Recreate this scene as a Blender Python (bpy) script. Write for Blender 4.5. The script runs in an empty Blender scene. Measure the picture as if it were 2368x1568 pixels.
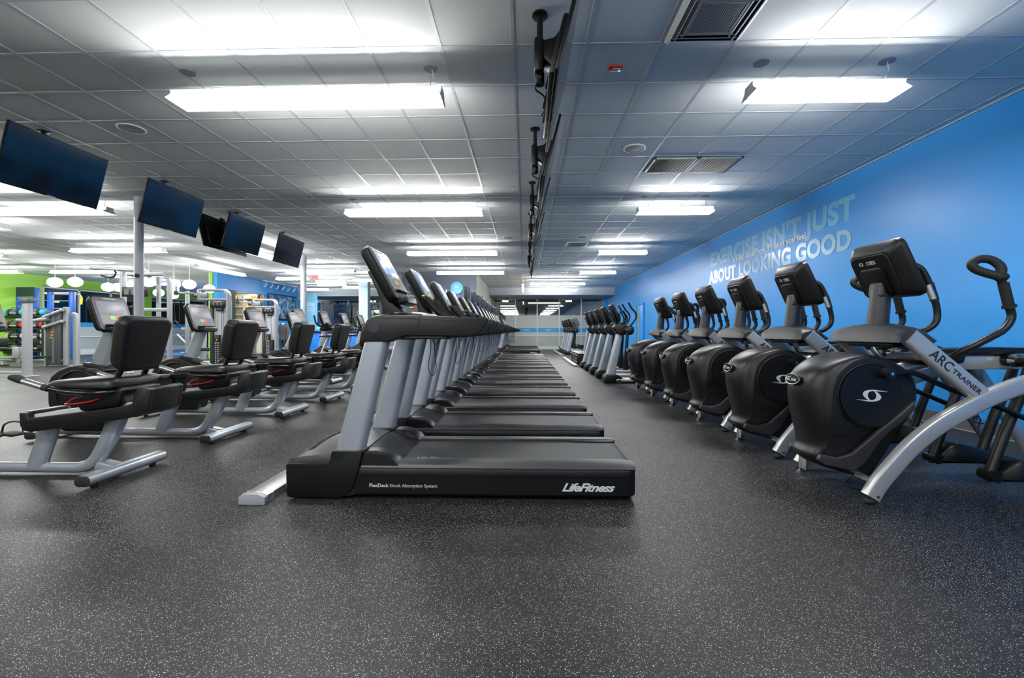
import bpy, bmesh, math, random
from mathutils import Matrix, Vector, Euler, noise
random.seed(7)
PI = math.pi
S = bpy.context.scene
COL = S.collection

# ---------------------------------------------------------------- camera, world, exposure
CAM_H = 1.05
cam_d = bpy.data.cameras.new('camera'); cam = bpy.data.objects.new('camera', cam_d); COL.objects.link(cam)
cam_d.sensor_width = 36.0; cam_d.lens = 36.0 * 1043.0 / 2368.0; cam_d.shift_y = -18.0 / 2368.0
cam_d.clip_start = 0.05; cam_d.clip_end = 200
cam.location = (0, 0, CAM_H); cam.rotation_euler = (PI / 2, 0, math.atan(29 / 1043.0))
S.camera = cam
S.view_settings.view_transform = 'Standard'; S.view_settings.look = 'None'
S.view_settings.gamma = 1.0; S.view_settings.use_curve_mapping = False
S.view_settings.exposure = 0.40
try:
    S.cycles.use_denoising = True; S.cycles.max_bounces = 7; S.cycles.diffuse_bounces = 4; S.cycles.glossy_bounces = 4
    S.cycles.sample_clamp_indirect = 6.0; S.cycles.caustics_reflective = False; S.cycles.caustics_refractive = False
except Exception: pass
LAMP_DOWN = 72.0; LAMP_UP = 122.0
world = bpy.data.worlds.new('night'); S.world = world; world.use_nodes = True
world.node_tree.nodes['Background'].inputs[0].default_value = (0.010, 0.012, 0.016, 1)

# ---------------------------------------------------------------- helpers
def mat(name, col, rough=0.5, metal=0.0, spec=0.5, coat=0.0, emit=None, es=1.0, bump=0.0, bscale=200.0, alpha=1.0):
    m = bpy.data.materials.new(name); m.use_nodes = True
    nt = m.node_tree; b = nt.nodes['Principled BSDF']
    b.inputs['Base Color'].default_value = (*col, 1); b.inputs['Roughness'].default_value = rough
    b.inputs['Metallic'].default_value = metal; b.inputs['Specular IOR Level'].default_value = spec
    b.inputs['Coat Weight'].default_value = coat; b.inputs['Alpha'].default_value = alpha
    if emit: b.inputs['Emission Color'].default_value = (*emit, 1); b.inputs['Emission Strength'].default_value = es
    if bump:
        tc = nt.nodes.new('ShaderNodeTexCoord'); n = nt.nodes.new('ShaderNodeTexNoise'); n.inputs['Scale'].default_value = bscale
        bp = nt.nodes.new('ShaderNodeBump'); bp.inputs['Strength'].default_value = bump; bp.inputs['Distance'].default_value = 0.002
        nt.links.new(tc.outputs['Object'], n.inputs['Vector']); nt.links.new(n.outputs['Fac'], bp.inputs['Height'])
        nt.links.new(bp.outputs['Normal'], b.inputs['Normal'])
    return m

def rot_to(d):
    return Vector(d).normalized().to_track_quat('Z', 'Y').to_matrix().to_4x4()

def smooth_path(pts, sub=6, closed=False):
    P = [Vector(p) for p in pts]; n = len(P)
    if n < 3: return P
    out = []
    rng = range(n if closed else n - 1)
    for i in rng:
        if closed: p0, p1, p2, p3 = P[(i-1) % n], P[i], P[(i+1) % n], P[(i+2) % n]
        else:
            p1, p2 = P[i], P[i+1]
            p0 = P[i-1] if i > 0 else p1 * 2 - p2
            p3 = P[i+2] if i + 2 < n else p2 * 2 - p1
        for k in range(sub):
            t = k / sub
            out.append(0.5 * ((2*p1) + (-p0+p2)*t + (2*p0-5*p1+4*p2-p3)*t*t + (-p0+3*p1-3*p2+p3)*t*t*t))
    if not closed: out.append(P[-1])
    return out

class MB:
    def __init__(s): s.bm = bmesh.new()
    def _merge(s, b, M=None):
        if M is not None: b.transform(M)
        me = bpy.data.meshes.new('tmp'); b.to_mesh(me); b.free(); s.bm.from_mesh(me); bpy.data.meshes.remove(me)
        return s
    def _bev(s, b, w, seg=2, ang=0.5):
        if w <= 0: return
        b.normal_update()
        ed = [e for e in b.edges if len(e.link_faces) == 2 and e.calc_face_angle(0) > ang]
        if ed: bmesh.ops.bevel(b, geom=ed, offset=w, segments=seg, affect='EDGES', profile=0.5, clamp_overlap=True)
    def box(s, c, sz, rot=(0,0,0), bev=0, seg=2):
        b = bmesh.new(); bmesh.ops.create_cube(b, size=1); b.transform(Matrix.Diagonal((*sz, 1)))
        s._bev(b, bev, seg)
        return s._merge(b, Matrix.Translation(c) @ Euler(rot).to_matrix().to_4x4())
    def prism(s, poly, a, c, plane='xz', bev=0, seg=2, M=None):
        """polygon in the named plane, extruded along the third axis from a to c"""
        def P(p, t):
            if plane == 'xz': return (p[0], t, p[1])
            if plane == 'yz': return (t, p[0], p[1])
            return (p[0], p[1], t)
        b = bmesh.new()
        v0 = [b.verts.new(P(p, a)) for p in poly]; v1 = [b.verts.new(P(p, c)) for p in poly]; n = len(poly)
        b.faces.new(v0); b.faces.new(v1[::-1])
        for i in range(n): b.faces.new((v0[i], v1[i], v1[(i+1) % n], v0[(i+1) % n]))
        bmesh.ops.recalc_face_normals(b, faces=b.faces)
        if bev: s._bev(b, bev, seg)
        return s._merge(b, M)
    def loft(s, secs, caps=True, closed=False):
        b = bmesh.new(); R = [[b.verts.new(p) for p in sec] for sec in secs]; n = len(R[0])
        rr = range(len(R)) if closed else range(len(R) - 1)
        for i in rr:
            A, B = R[i], R[(i+1) % len(R)]
            for j in range(n): b.faces.new((A[j], A[(j+1) % n], B[(j+1) % n], B[j]))
        if caps and not closed: b.faces.new(R[0][::-1]); b.faces.new(R[-1])
        bmesh.ops.recalc_face_normals(b, faces=b.faces)
        return s._merge(b)
    def tube(s, pts, r, n=10, sm=0, closed=False, flat=1.0, up=None):
        """round tube along pts; r is a number or one radius per point; flat squashes it along the local second axis"""
        P = [Vector(p) for p in pts]
        if sm:
            if isinstance(r, (list, tuple)):
                Q = [Vector((x, 0, 0)) for x in r]; r = [max(q.x, 1e-4) for q in smooth_path(Q, sm, closed)]
            P = smooth_path(P, sm, closed)
        R = r if isinstance(r, (list, tuple)) else [r] * len(P)
        m = len(P); T = []
        for i in range(m):
            if closed: t = P[(i+1) % m] - P[i-1]
            else: t = P[min(i+1, m-1)] - P[max(i-1, 0)]
            T.append(t.normalized())
        u = Vector(up) if up is not None else (Vector((0, 1, 0)) if abs(T[0].y) < 0.9 else Vector((1, 0, 0)))
        secs = []
        for i in range(m):
            u = (u - T[i] * u.dot(T[i]))
            u = u.normalized() if u.length > 1e-6 else T[i].orthogonal().normalized()
            w = T[i].cross(u)
            secs.append([P[i] + (u * math.cos(2*PI*k/n) * flat + w * math.sin(2*PI*k/n)) * R[i] for k in range(n)])
        return s.loft(secs, True, closed)
    def cyl(s, a, b_, r, n=16, r2=None):
        A, B = Vector(a), Vector(b_); b = bmesh.new()
        bmesh.ops.create_cone(b, cap_ends=True, segments=n, radius1=r, radius2=r if r2 is None else r2, depth=(B-A).length)
        return s._merge(b, Matrix.Translation((A+B)/2) @ rot_to(B - A))
    def ball(s, c, r, n=12, rot=(0,0,0)):
        b = bmesh.new(); bmesh.ops.create_uvsphere(b, u_segments=n*2 if n > 6 else n, v_segments=n, radius=1)
        rr = r if isinstance(r, (list, tuple)) else (r, r, r)
        return s._merge(b, Matrix.Translation(c) @ Euler(rot).to_matrix().to_4x4() @ Matrix.Diagonal((*rr, 1)))
    def lathe(s, prof, n=24, M=None):
        """profile of (radius, z) turned round z"""
        b = bmesh.new(); R = []
        for r, z in prof: R.append([b.verts.new((max(r, 1e-4)*math.cos(2*PI*k/n), max(r, 1e-4)*math.sin(2*PI*k/n), z)) for k in range(n)])
        for i in range(len(R)-1):
            for j in range(n): b.faces.new((R[i][j], R[i][(j+1) % n], R[i+1][(j+1) % n], R[i+1][j]))
        b.faces.new(R[0][::-1]); b.faces.new(R[-1])
        bmesh.ops.recalc_face_normals(b, faces=b.faces)
        return s._merge(b, M)
    def quad(s, p):
        b = bmesh.new(); b.faces.new([b.verts.new(q) for q in p]); return s._merge(b)
    def xf(s, M): s.bm.transform(M); return s
    def build(s, name, m, parent=None, ang=35, flat=False, loc=None):
        me = bpy.data.meshes.new(name); s.bm.to_mesh(me); s.bm.free()
        for mm in (m if isinstance(m, (list, tuple)) else [m]): me.materials.append(mm)
        if not flat:
            me.shade_smooth(); me.set_sharp_from_angle(angle=math.radians(ang))
        o = bpy.data.objects.new(name, me); COL.objects.link(o)
        if parent is not None: o.parent = parent
        if loc: o.location = loc
        return o

def rrect(w, h, r, n=4):
    """rounded rectangle outline centred on 0"""
    out = []
    for cx, cy, a0 in ((w/2-r, h/2-r, 0), (-w/2+r, h/2-r, 90), (-w/2+r, -h/2+r, 180), (w/2-r, -h/2+r, 270)):
        for k in range(n+1):
            a = math.radians(a0 + 90*k/n); out.append((cx + r*math.cos(a), cy + r*math.sin(a)))
    return out

def tag(o, label=None, cat=None, group=None, kind=None):
    if label: o['label'] = label
    if cat: o['category'] = cat
    if group: o['group'] = group
    if kind: o['kind'] = kind
    return o
def thing(name, label, cat, loc=(0,0,0), rz=0, group=None):
    o = bpy.data.objects.new(name, None); COL.objects.link(o); o.empty_display_size = 0.1
    o.location = loc; o.rotation_euler = (0, 0, rz); return tag(o, label, cat, group)
def struct(o): o['kind'] = 'structure'; return o
KIDS = {}
def kids(o): return [c for c in bpy.data.objects if c.parent == o]
def copy_tree(o, parent=None, skip=()):
    c = o.copy(); COL.objects.link(c)
    if parent is not None: c.parent = parent
    if o.name not in KIDS: KIDS[o.name] = kids(o)
    for ch in KIDS[o.name]:
        if ch.name.split('.')[0] in skip: continue
        copy_tree(ch, c, skip)
    return c
def dup(o, loc, label, rz=None, group=None, skip=()):
    c = copy_tree(o, None, skip); c.location = loc; c['label'] = label
    if rz is not None: c.rotation_euler = (0, 0, rz)
    if group: c['group'] = group
    return c
ORD = ['nearest', 'second', 'third', 'fourth', 'fifth', 'sixth', 'seventh', 'eighth', 'ninth', 'tenth', 'eleventh', 'twelfth', 'thirteenth']

def lettering(s, h, m, parent, M, name='lettering', bold=0.0, shear=0.0, width=None, ext=0.0012, align='CENTER', space=1.0, res=3):
    """flat letters h tall (capitals), drawn in the XY plane of M"""
    c = bpy.data.curves.new('t', 'FONT'); c.body = s; c.size = 1.0; c.offset = bold; c.shear = shear; c.extrude = 0.0
    c.align_x = align; c.space_character = space; c.resolution_u = res
    t = bpy.data.objects.new('t', c); COL.objects.link(t)
    bpy.context.view_layer.update()
    me = bpy.data.meshes.new_from_object(t.evaluated_get(bpy.context.evaluated_depsgraph_get()))
    bpy.data.objects.remove(t); bpy.data.curves.remove(c)
    xs = [v.co.x for v in me.vertices]; ys = [v.co.y for v in me.vertices]
    k = h / 0.73; kx = k if width is None else width / (max(xs) - min(xs))
    me.transform(Matrix.Diagonal((kx, k, 1, 1)))
    b = bmesh.new(); b.from_mesh(me)
    r = bmesh.ops.extrude_face_region(b, geom=list(b.faces))
    bmesh.ops.translate(b, vec=(0, 0, ext), verts=[v for v in r['geom'] if isinstance(v, bmesh.types.BMVert)])
    bmesh.ops.recalc_face_normals(b, faces=b.faces)
    b.transform(M); b.to_mesh(me); b.free(); me.shade_flat(); me.materials.clear(); me.materials.append(m)
    me.name = name
    o = bpy.data.objects.new(name, me); COL.objects.link(o)
    if parent is not None: o.parent = parent
    return o
def frame(o, x, y):
    """matrix with the given origin, x axis and y axis"""
    X = Vector(x).normalized(); Z = X.cross(Vector(y)).normalized(); Y = Z.cross(X)
    return Matrix(((X.x, Y.x, Z.x, o[0]), (X.y, Y.y, Z.y, o[1]), (X.z, Y.z, Z.z, o[2]), (0, 0, 0, 1)))

# ---------------------------------------------------------------- materials
def floor_mat():
    m = mat('speckled_rubber', (0.02, 0.02, 0.02), 0.5); nt = m.node_tree; N = nt.nodes; L = nt.links; b = N['Principled BSDF']
    geo = N.new('ShaderNodeNewGeometry')
    def speck(scale, thr, rad):
        v = N.new('ShaderNodeTexVoronoi'); v.inputs['Scale'].default_value = scale; L.new(geo.outputs['Position'], v.inputs['Vector'])
        n = N.new('ShaderNodeTexNoise'); n.inputs['Scale'].default_value = scale * 3; L.new(geo.outputs['Position'], n.inputs['Vector'])
        sx = N.new('ShaderNodeSeparateColor'); L.new(v.outputs['Color'], sx.inputs[0])
        a = N.new('ShaderNodeMath'); a.operation = 'GREATER_THAN'; a.inputs[1].default_value = thr; L.new(sx.outputs[0], a.inputs[0])
        ad = N.new('ShaderNodeMath'); ad.operation = 'MULTIPLY_ADD'; ad.inputs[1].default_value = 0.5; L.new(n.outputs['Fac'], ad.inputs[0]); L.new(v.outputs['Distance'], ad.inputs[2])
        lt = N.new('ShaderNodeMath'); lt.operation = 'LESS_THAN'; lt.inputs[1].default_value = rad; L.new(ad.outputs[0], lt.inputs[0])
        mu = N.new('ShaderNodeMath'); mu.operation = 'MULTIPLY'; L.new(a.outputs[0], mu.inputs[0]); L.new(lt.outputs[0], mu.inputs[1])
        return mu.outputs[0]
    s1 = speck(165, 0.73, 0.49); s2 = speck(300, 0.72, 0.50)
    mx = N.new('ShaderNodeMath'); mx.operation = 'MAXIMUM'; L.new(s1, mx.inputs[0]); L.new(s2, mx.inputs[1])
    # large soft variation of the rubber (wear)
    big = N.new('ShaderNodeTexNoise'); big.inputs['Scale'].default_value = 1.3; big.inputs['Detail'].default_value = 3; L.new(geo.outputs['Position'], big.inputs['Vector'])
    fine = N.new('ShaderNodeTexNoise'); fine.inputs['Scale'].default_value = 90; fine.inputs['Detail'].default_value = 3; L.new(geo.outputs['Position'], fine.inputs['Vector'])
    r1 = N.new('ShaderNodeValToRGB'); r1.color_ramp.elements[0].color = (0.003, 0.003, 0.0032, 1); r1.color_ramp.elements[1].color = (0.011, 0.011, 0.0115, 1)
    r1.color_ramp.elements[0].position = 0.3; r1.color_ramp.elements[1].position = 0.75; L.new(fine.outputs['Fac'], r1.inputs[0])
    mix = N.new('ShaderNodeMix'); mix.data_type = 'RGBA'; L.new(mx.outputs[0], mix.inputs[0]); L.new(r1.outputs[0], mix.inputs[6]); mix.inputs[7].default_value = (0.62, 0.62, 0.59, 1)
    L.new(mix.outputs[2], b.inputs['Base Color'])
    rr = N.new('ShaderNodeMapRange'); rr.inputs[3].default_value = 0.40; rr.inputs[4].default_value = 0.56; L.new(big.outputs['Fac'], rr.inputs[0]); L.new(rr.outputs[0], b.inputs['Roughness'])
    bp = N.new('ShaderNodeBump'); bp.inputs['Strength'].default_value = 0.25; bp.inputs['Distance'].default_value = 0.001; L.new(fine.outputs['Fac'], bp.inputs['Height']); L.new(bp.outputs[0], b.inputs['Normal'])
    b.inputs['Specular IOR Level'].default_value = 0.29
    return m
M = {}
M['floor'] = floor_mat()
M['tile'] = mat('ceiling_tile', (0.87, 0.872, 0.875), 0.95, spec=0.1, bump=0.4, bscale=260)
M['tbar'] = mat('ceiling_tbar', (0.60, 0.61, 0.63), 0.45, spec=0.5)
M['blue'] = mat('blue_paint', (0.03, 0.34, 0.86), 0.38, bump=0.03, bscale=300)
M['blue2'] = mat('blue_paint_side', (0.03, 0.28, 0.72), 0.5)
M['green'] = mat('green_paint', (0.33, 0.64, 0.07), 0.5)
M['greywall'] = mat('dark_grey_paint', (0.075, 0.09, 0.125), 0.6)
M['cream'] = mat('cream_paint', (0.76, 0.71, 0.56), 0.6)
M['offwhite'] = mat('soffit_paint', (0.50, 0.52, 0.55), 0.6)
M['white'] = mat('white_paint', (0.78, 0.79, 0.80), 0.4)
M['whiteframe'] = mat('white_window_frame', (0.72, 0.74, 0.74), 0.35)
M['basebrd'] = mat('grey_rubber_base', (0.12, 0.12, 0.13), 0.5)
M['black'] = mat('black_plastic', (0.0030, 0.0030, 0.0034), 0.38, spec=0.35, bump=0.12, bscale=700)
M['blackgloss'] = mat('black_gloss', (0.008, 0.008, 0.009), 0.16)
M['char'] = mat('charcoal_plastic', (0.0065, 0.0065, 0.0072), 0.38, spec=0.42, bump=0.15, bscale=700)
M['grey'] = mat('grey_plastic', (0.030, 0.030, 0.033), 0.42, spec=0.45, bump=0.1, bscale=500)
M['lgrey'] = mat('light_grey_plastic', (0.30, 0.31, 0.33), 0.45)
M['keypanel'] = mat('key_panel_grey', (0.12, 0.12, 0.135), 0.4)
M['silver'] = mat('silver_paint', (0.43, 0.47, 0.52), 0.30, metal=0.5)
M['silver2'] = mat('satin_silver_paint', (0.47, 0.48, 0.48), 0.31, metal=0.5)
M['alu'] = mat('aluminium', (0.62, 0.63, 0.63), 0.3, metal=0.9)
M['trackalu'] = mat('bright_track', (0.78, 0.79, 0.80), 0.35, metal=0.25)
M['chrome'] = mat('chrome', (0.75, 0.75, 0.75), 0.15, metal=1.0)
M['steel'] = mat('machine_frame_grey', (0.36, 0.37, 0.39), 0.4, metal=0.4)
M['rubber'] = mat('black_rubber', (0.012, 0.012, 0.012), 0.7)
M['vinyl'] = mat('black_upholstery', (0.008, 0.008, 0.0085), 0.38, spec=0.45, bump=0.2, bscale=350)
M['belt'] = mat('running_belt', (0.015, 0.017, 0.018), 0.52, spec=0.4, bump=0.5, bscale=500)
M['letter'] = mat('white_print', (0.62, 0.64, 0.66), 0.45)
M['letterdark'] = mat('dark_print', (0.015, 0.015, 0.017), 0.4)
M['badge'] = mat('badge_relief', (0.03, 0.035, 0.045), 0.25)
M['red'] = mat('red_plastic', (0.55, 0.01, 0.012), 0.3)
M['tvscreen'] = mat('tv_glass', (0.003, 0.006, 0.012), 0.10, spec=0.6)
M['keygreen'] = mat('green_key', (0.12, 0.45, 0.06), 0.4, emit=(0.12, 0.5, 0.06), es=0.25)
M['keyred'] = mat('red_key', (0.65, 0.05, 0.04), 0.4, emit=(0.7, 0.05, 0.04), es=0.25)
M['led'] = mat('green_led', (0.0, 0.4, 0.1), 0.4, emit=(0.0, 1.0, 0.25), es=4)
M['greyscreen'] = mat('off_grey_screen', (0.22, 0.225, 0.25), 0.35)
M['congrey'] = mat('console_grey', (0.085, 0.085, 0.095), 0.38)
M['bluestick'] = mat('blue_sticker', (0.02, 0.25, 0.62), 0.4)
M['cyan'] = mat('cyan_vinyl', (0.02, 0.33, 0.72), 0.4)
M['darkgap'] = mat('dark_gap', (0.004, 0.004, 0.004), 0.8)
M['rackblue'] = mat('rack_blue_paint', (0.005, 0.085, 0.50), 0.35)

def picture_mat(name, c0, c1, c2, scale, es, rough=0.25):
    """a lit screen: two tones with a cloudy bright shape"""
    m = mat(name, c0, rough); nt = m.node_tree; N = nt.nodes; L = nt.links; b = N['Principled BSDF']
    tc = N.new('ShaderNodeTexCoord'); n = N.new('ShaderNodeTexNoise'); n.inputs['Scale'].default_value = scale; n.inputs['Detail'].default_value = 4
    L.new(tc.outputs['Object'], n.inputs['Vector'])
    r = N.new('ShaderNodeValToRGB'); e = r.color_ramp.elements; e[0].position = 0.42; e[0].color = (*c0, 1); e[1].position = 0.62; e[1].color = (*c2, 1)
    k = r.color_ramp.elements.new(0.52); k.color = (*c1, 1)
    L.new(n.outputs['Fac'], r.inputs[0]); L.new(r.outputs[0], b.inputs['Emission Color']); b.inputs['Emission Strength'].default_value = es
    b.inputs['Base Color'].default_value = (0.02, 0.02, 0.02, 1)
    return m
M['screen_mtn'] = picture_mat('mountain_screen', (0.10, 0.28, 0.62), (0.32, 0.48, 0.72), (0.95, 0.97, 1.0), 9, 0.9)
M['screen_blue'] = picture_mat('blue_screen', (0.08, 0.22, 0.55), (0.13, 0.30, 0.62), (0.30, 0.48, 0.75), 7, 0.7)
M['screen_warm'] = picture_mat('warm_screen', (0.16, 0.28, 0.48), (0.55, 0.48, 0.30), (0.75, 0.62, 0.40), 7, 0.6)
# ================================================================ room shell
ZC = 3.318; XR = 4.66; XL = -19.7; YB = 26.1; YN = -6.0
def sbox(name, x0, x1, y0, y1, z0, z1, m, bev=0):
    return struct(MB().box(((x0+x1)/2, (y0+y1)/2, (z0+z1)/2), (x1-x0, y1-y0, z1-z0), bev=bev).build(name, m))
sbox('floor', XL-0.1, XR+0.1, YN, 38.2, -0.12, 0, M['floor'])
sbox('ceiling', XL-0.1, XR+0.1, YN, 27.6, ZC, ZC+0.1, M['tile'])
g = MB(); w = 0.024; TP = 0.58
x = -0.09 - TP * 34
while x < XR:
    if x > XL: g.box((x, (YN+YB)/2, ZC+0.0005), (w, YB-YN, 0.008))
    x += TP
y = 3.575 - TP * 17
while y < YB:
    g.box(((XL+XR)/2, y, ZC+0.0010), (XR-XL, w, 0.008)); y += TP
g.box((XR-0.012, (YN+23.5)/2, ZC-0.006), (0.024, 23.5-YN, 0.012))
struct(g.build('trim_1', M['tbar']))
# right wall with its door opening (door 17.75..18.7)
sbox('wall_right', XR, XR+0.15, YN, YB, 0, ZC, M['blue'])
sbox('baseboard_right', XR-0.012, XR, YN, 17.7, 0, 0.145, M['basebrd'])
sbox('baseboard_right', XR-0.02, XR-0.012, YN, 17.7, 0, 0.012, M['lgrey'])
d = struct(MB().box((XR-0.02, 18.2, 1.04), (0.04, 0.98, 2.08), bev=0.006).build('door_1', M['blue']))
MB().box((XR-0.045, 18.45, 1.30), (0.012, 0.20, 1.30)).build('door_glass', mat('door_glass', (0.30, 0.30, 0.20), 0.1), d)
MB().box((XR-0.052, 18.45, 1.17), (0.006, 0.20, 0.14)).build('glass_band', M['cyan'], d)
MB().tube([(XR-0.04, 18.62, 1.02), (XR-0.09, 18.62, 1.02), (XR-0.09, 18.52, 1.02)], 0.012, 8).build('door_handle', M['chrome'], d)
MB().prism([(17.66, 0), (17.66, 2.16), (18.76, 2.16), (18.76, 0), (18.70, 0), (18.70, 2.09), (17.72, 2.09), (17.72, 0)], XR-0.055, XR, 'yz').build('door_frame', M['blue2'], d)
# soffits and glazed front at the far end
sbox('wall_front', XL-0.1, XR+0.1, YN-0.15, YN, 0, ZC, M['white'])
sbox('wall_back_soffit', -1.85, XR, 23.5, YB+0.1, 2.94, ZC, M['offwhite'])
sbox('wall_back_soffit', -11.95, -4.7, 23.5, YB+0.1, 2.90, ZC, M['offwhite'])
sbox('wall_back_return', 4.50, XR, YB-0.5, YB, 0, 2.94, M['blue'])
sbox('wall_partition_front', -4.7, -1.85, 17.15, 17.3, 0, ZC, M['greywall'])
sbox('wall_partition_side', -2.0, -1.85, 17.3, YB, 0, ZC, M['cream'])
sbox('wall_partition_side', -4.7, -4.55, 17.3, YB, 0, ZC, M['greywall'])
for yy in (19.6, 21.6):
    o = MB().box((-1.845, yy, 2.35), (0.02, 0.12, 0.5), bev=0.004).build('wall_vent', M['grey'])
    tag(o, 'narrow grey upright vent in the cream side wall, %s the grey partition corner' % ('nearer' if yy < 20 else 'further from'), 'vent', 'slots in the cream wall')

glass_out = bpy.data.materials.new('window_glass'); glass_out.use_nodes = True
_n = glass_out.node_tree; _n.nodes.clear()
_o = _n.nodes.new('ShaderNodeOutputMaterial'); _t = _n.nodes.new('ShaderNodeBsdfTransparent'); _g = _n.nodes.new('ShaderNodeBsdfGlossy'); _m = _n.nodes.new('ShaderNodeMixShader')
_t.inputs[0].default_value = (0.72, 0.74, 0.70, 1); _g.inputs['Roughness'].default_value = 0.015; _m.inputs[0].default_value = 0.16
_n.links.new(_t.outputs[0], _m.inputs[1]); _n.links.new(_g.outputs[0], _m.inputs[2]); _n.links.new(_m.outputs[0], _o.inputs[0])
M['glass'] = glass_out
M['frost'] = mat('frosted_film', (0.50, 0.53, 0.50), 0.45)
M['frostlow'] = mat('frosted_panel', (0.42, 0.46, 0.41), 0.45)

def window_wall_y(n, xs, y, zt, z0=0.175, frost=2.0, mid=0.80, band=(1.0, 1.24), words=()):
    """glazed bay in the plane y: outer frame with mullions, one pane per bay, frosted film and a blue band"""
    f = MB()
    for x in xs: f.box((x, y, (zt)/2), (0.06, 0.08, zt), bev=0.004)
    x0, x1 = xs[0], xs[-1]; cx = (x0+x1)/2; L = x1-x0
    f.box((cx, y, zt-0.03), (L, 0.08, 0.06)); f.box((cx, y, mid), (L, 0.075, 0.05)); f.box((cx, y, z0-0.03), (L, 0.08, 0.10)); f.box((cx, y+0.01, (z0-0.08)/2), (L, 0.07, z0-0.08))
    root = struct(f.build('window_%d' % n, M['whiteframe']))
    for i in range(len(xs)-1):
        a, b = xs[i]+0.03, xs[i+1]-0.03; c = (a+b)/2
        MB().box((c, y+0.01, (z0+zt)/2), (b-a, 0.008, zt-z0-0.04)).build('pane', M['glass'], root)
        MB().box((c, y, (mid+frost)/2), (b-a, 0.006, frost-mid-0.05)).build('frosted_film', M['frost'], root)
        MB().box((c, y, (mid+z0)/2), (b-a, 0.006, mid-z0-0.06)).build('frosted_film', M['frostlow'], root)
        MB().box((c, y-0.008, sum(band)/2), (b-a, 0.004, band[1]-band[0])).build('blue_band', M['cyan'], root)
        if i in words:   # seen from the back, so it reads mirrored
            lettering('blink', 0.11, M['letter'], root, frame((c, y-0.012, sum(band)/2-0.05), (-1, 0, 0), (0, 0, 1)) @ Matrix.Scale(1, 4), bold=0.02, width=0.34)
    return root
window_wall_y(1, [-1.80, -0.53, 0.73, 2.0, 3.27, 4.50], YB, 2.96, words=(1, 2))
window_wall_y(2, [-11.9, -10.3, -8.85, -8.45, -7.1, -5.75, -4.7], YB, 2.90, frost=0.95, mid=0.80, band=(0.85, 0.93))
# outside walkway behind the glass: soffit with small lamps, dark street wall
M['olive'] = mat('walkway_soffit', (0.42, 0.38, 0.25), 0.8); M['night'] = mat('night_wall', (0.010, 0.010, 0.012), 0.8)
sbox('ceiling_walkway', -12.0, 5.2, YB+0.15, 36.5, 3.02, 3.12, M['olive'])
sbox('wall_outside_beige', -12.0, -7.6, 31.0, 31.2, 0, 3.05, M['olive'])
sbox('wall_outside', -24, 5.4, 38.0, 38.2, 0, 6, M['night'])
sbox('wall_outside_end', 5.2, 5.4, YB+0.2, 38.0, 0, 4, M['night'])
M['lamp_out'] = mat('walkway_lamp', (0.9, 0.9, 0.8), 0.5, emit=(1, 0.95, 0.80), es=24)
for i, x in enumerate((-1.2, 2.75, -9.6, -6.3, -4.2)):
    r = thing('walkway_lamp', ['small square walkway lamp outside the far glass, above the treadmill row', 'small square walkway lamp outside the far glass, above the ellipticals',
        'small walkway lamp outside the shop front, behind the blue panel', 'small walkway lamp outside the shop front, by the pale blue column', 'small walkway lamp outside, beside the grey partition'][i], 'lamp', (x, 28.2, 2.96), 0, 'lamps of the outside walkway')
    MB().box((0, 0, 0.03), (0.42, 0.42, 0.06), bev=0.01).build('housing', M['white'], r)
    MB().box((0, 0, -0.03), (0.34, 0.34, 0.06)).build('diffuser', M['lamp_out'], r)

# left side: blue wall over the merchandise alcove, green wall with windows
sbox('wall_left_blue', -12.1, -11.95, 17.2, 23.5, 2.72, ZC, M['blue'])
sbox('wall_left_blue', -12.1, -11.95, 17.2, 17.9, 0, 2.72, M['blue'])
sbox('wall_left_blue', -12.1, -11.95, 20.6, YB, 0, 2.72, M['blue'])
sbox('wall_left_green_end', -12.24, -12.1, 17.15, 17.9, 0, ZC, M['green'])
sbox('wall_alcove', -13.75, -12.1, 20.6, 20.72, 0, 3.15, M['cream'])
struct(MB().prism([(-13.78, 20.72), (-13.68, 20.72), (-12.12, 17.9), (-12.24, 17.9)], 0, 3.15, 'xy').build('wall_alcove_side', M['cream']))
struct(MB().prism([(-13.74, 20.66), (-12.1, 20.66), (-12.1, 17.9), (-12.22, 17.9)], 3.15, 3.22, 'xy').build('ceiling_alcove', M['white']))
sbox('trim_2', -12.14, -11.90, 17.88, 18.25, 0, 2.73, M['grey'])
sbox('wall_left_green', XL-0.15, XL, YN, 17.9, 0, ZC, M['green'])
sbox('wall_left_green', XL-0.15, XL, 17.9, 27.6, 2.92, ZC, M['green'])
sbox('wall_left_green', XL-0.15, XL+0.05, 22.6, 23.25, 0, 2.92, M['green'])
window_wall_y(5, [-19.6, -18.1, -16.6, -15.1, -13.6, -12.1], 27.5, 2.95, frost=1.22, mid=0.80, band=(1.22, 1.42), words=(2, 3))
sbox('wall_back_left', -19.8, -12.0, 27.46, 27.6, 2.95, ZC, M['offwhite'])
sbox('wall_left_blue_rear', -12.1, -11.95, YB, 27.6, 0, ZC, M['blue'])
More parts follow.
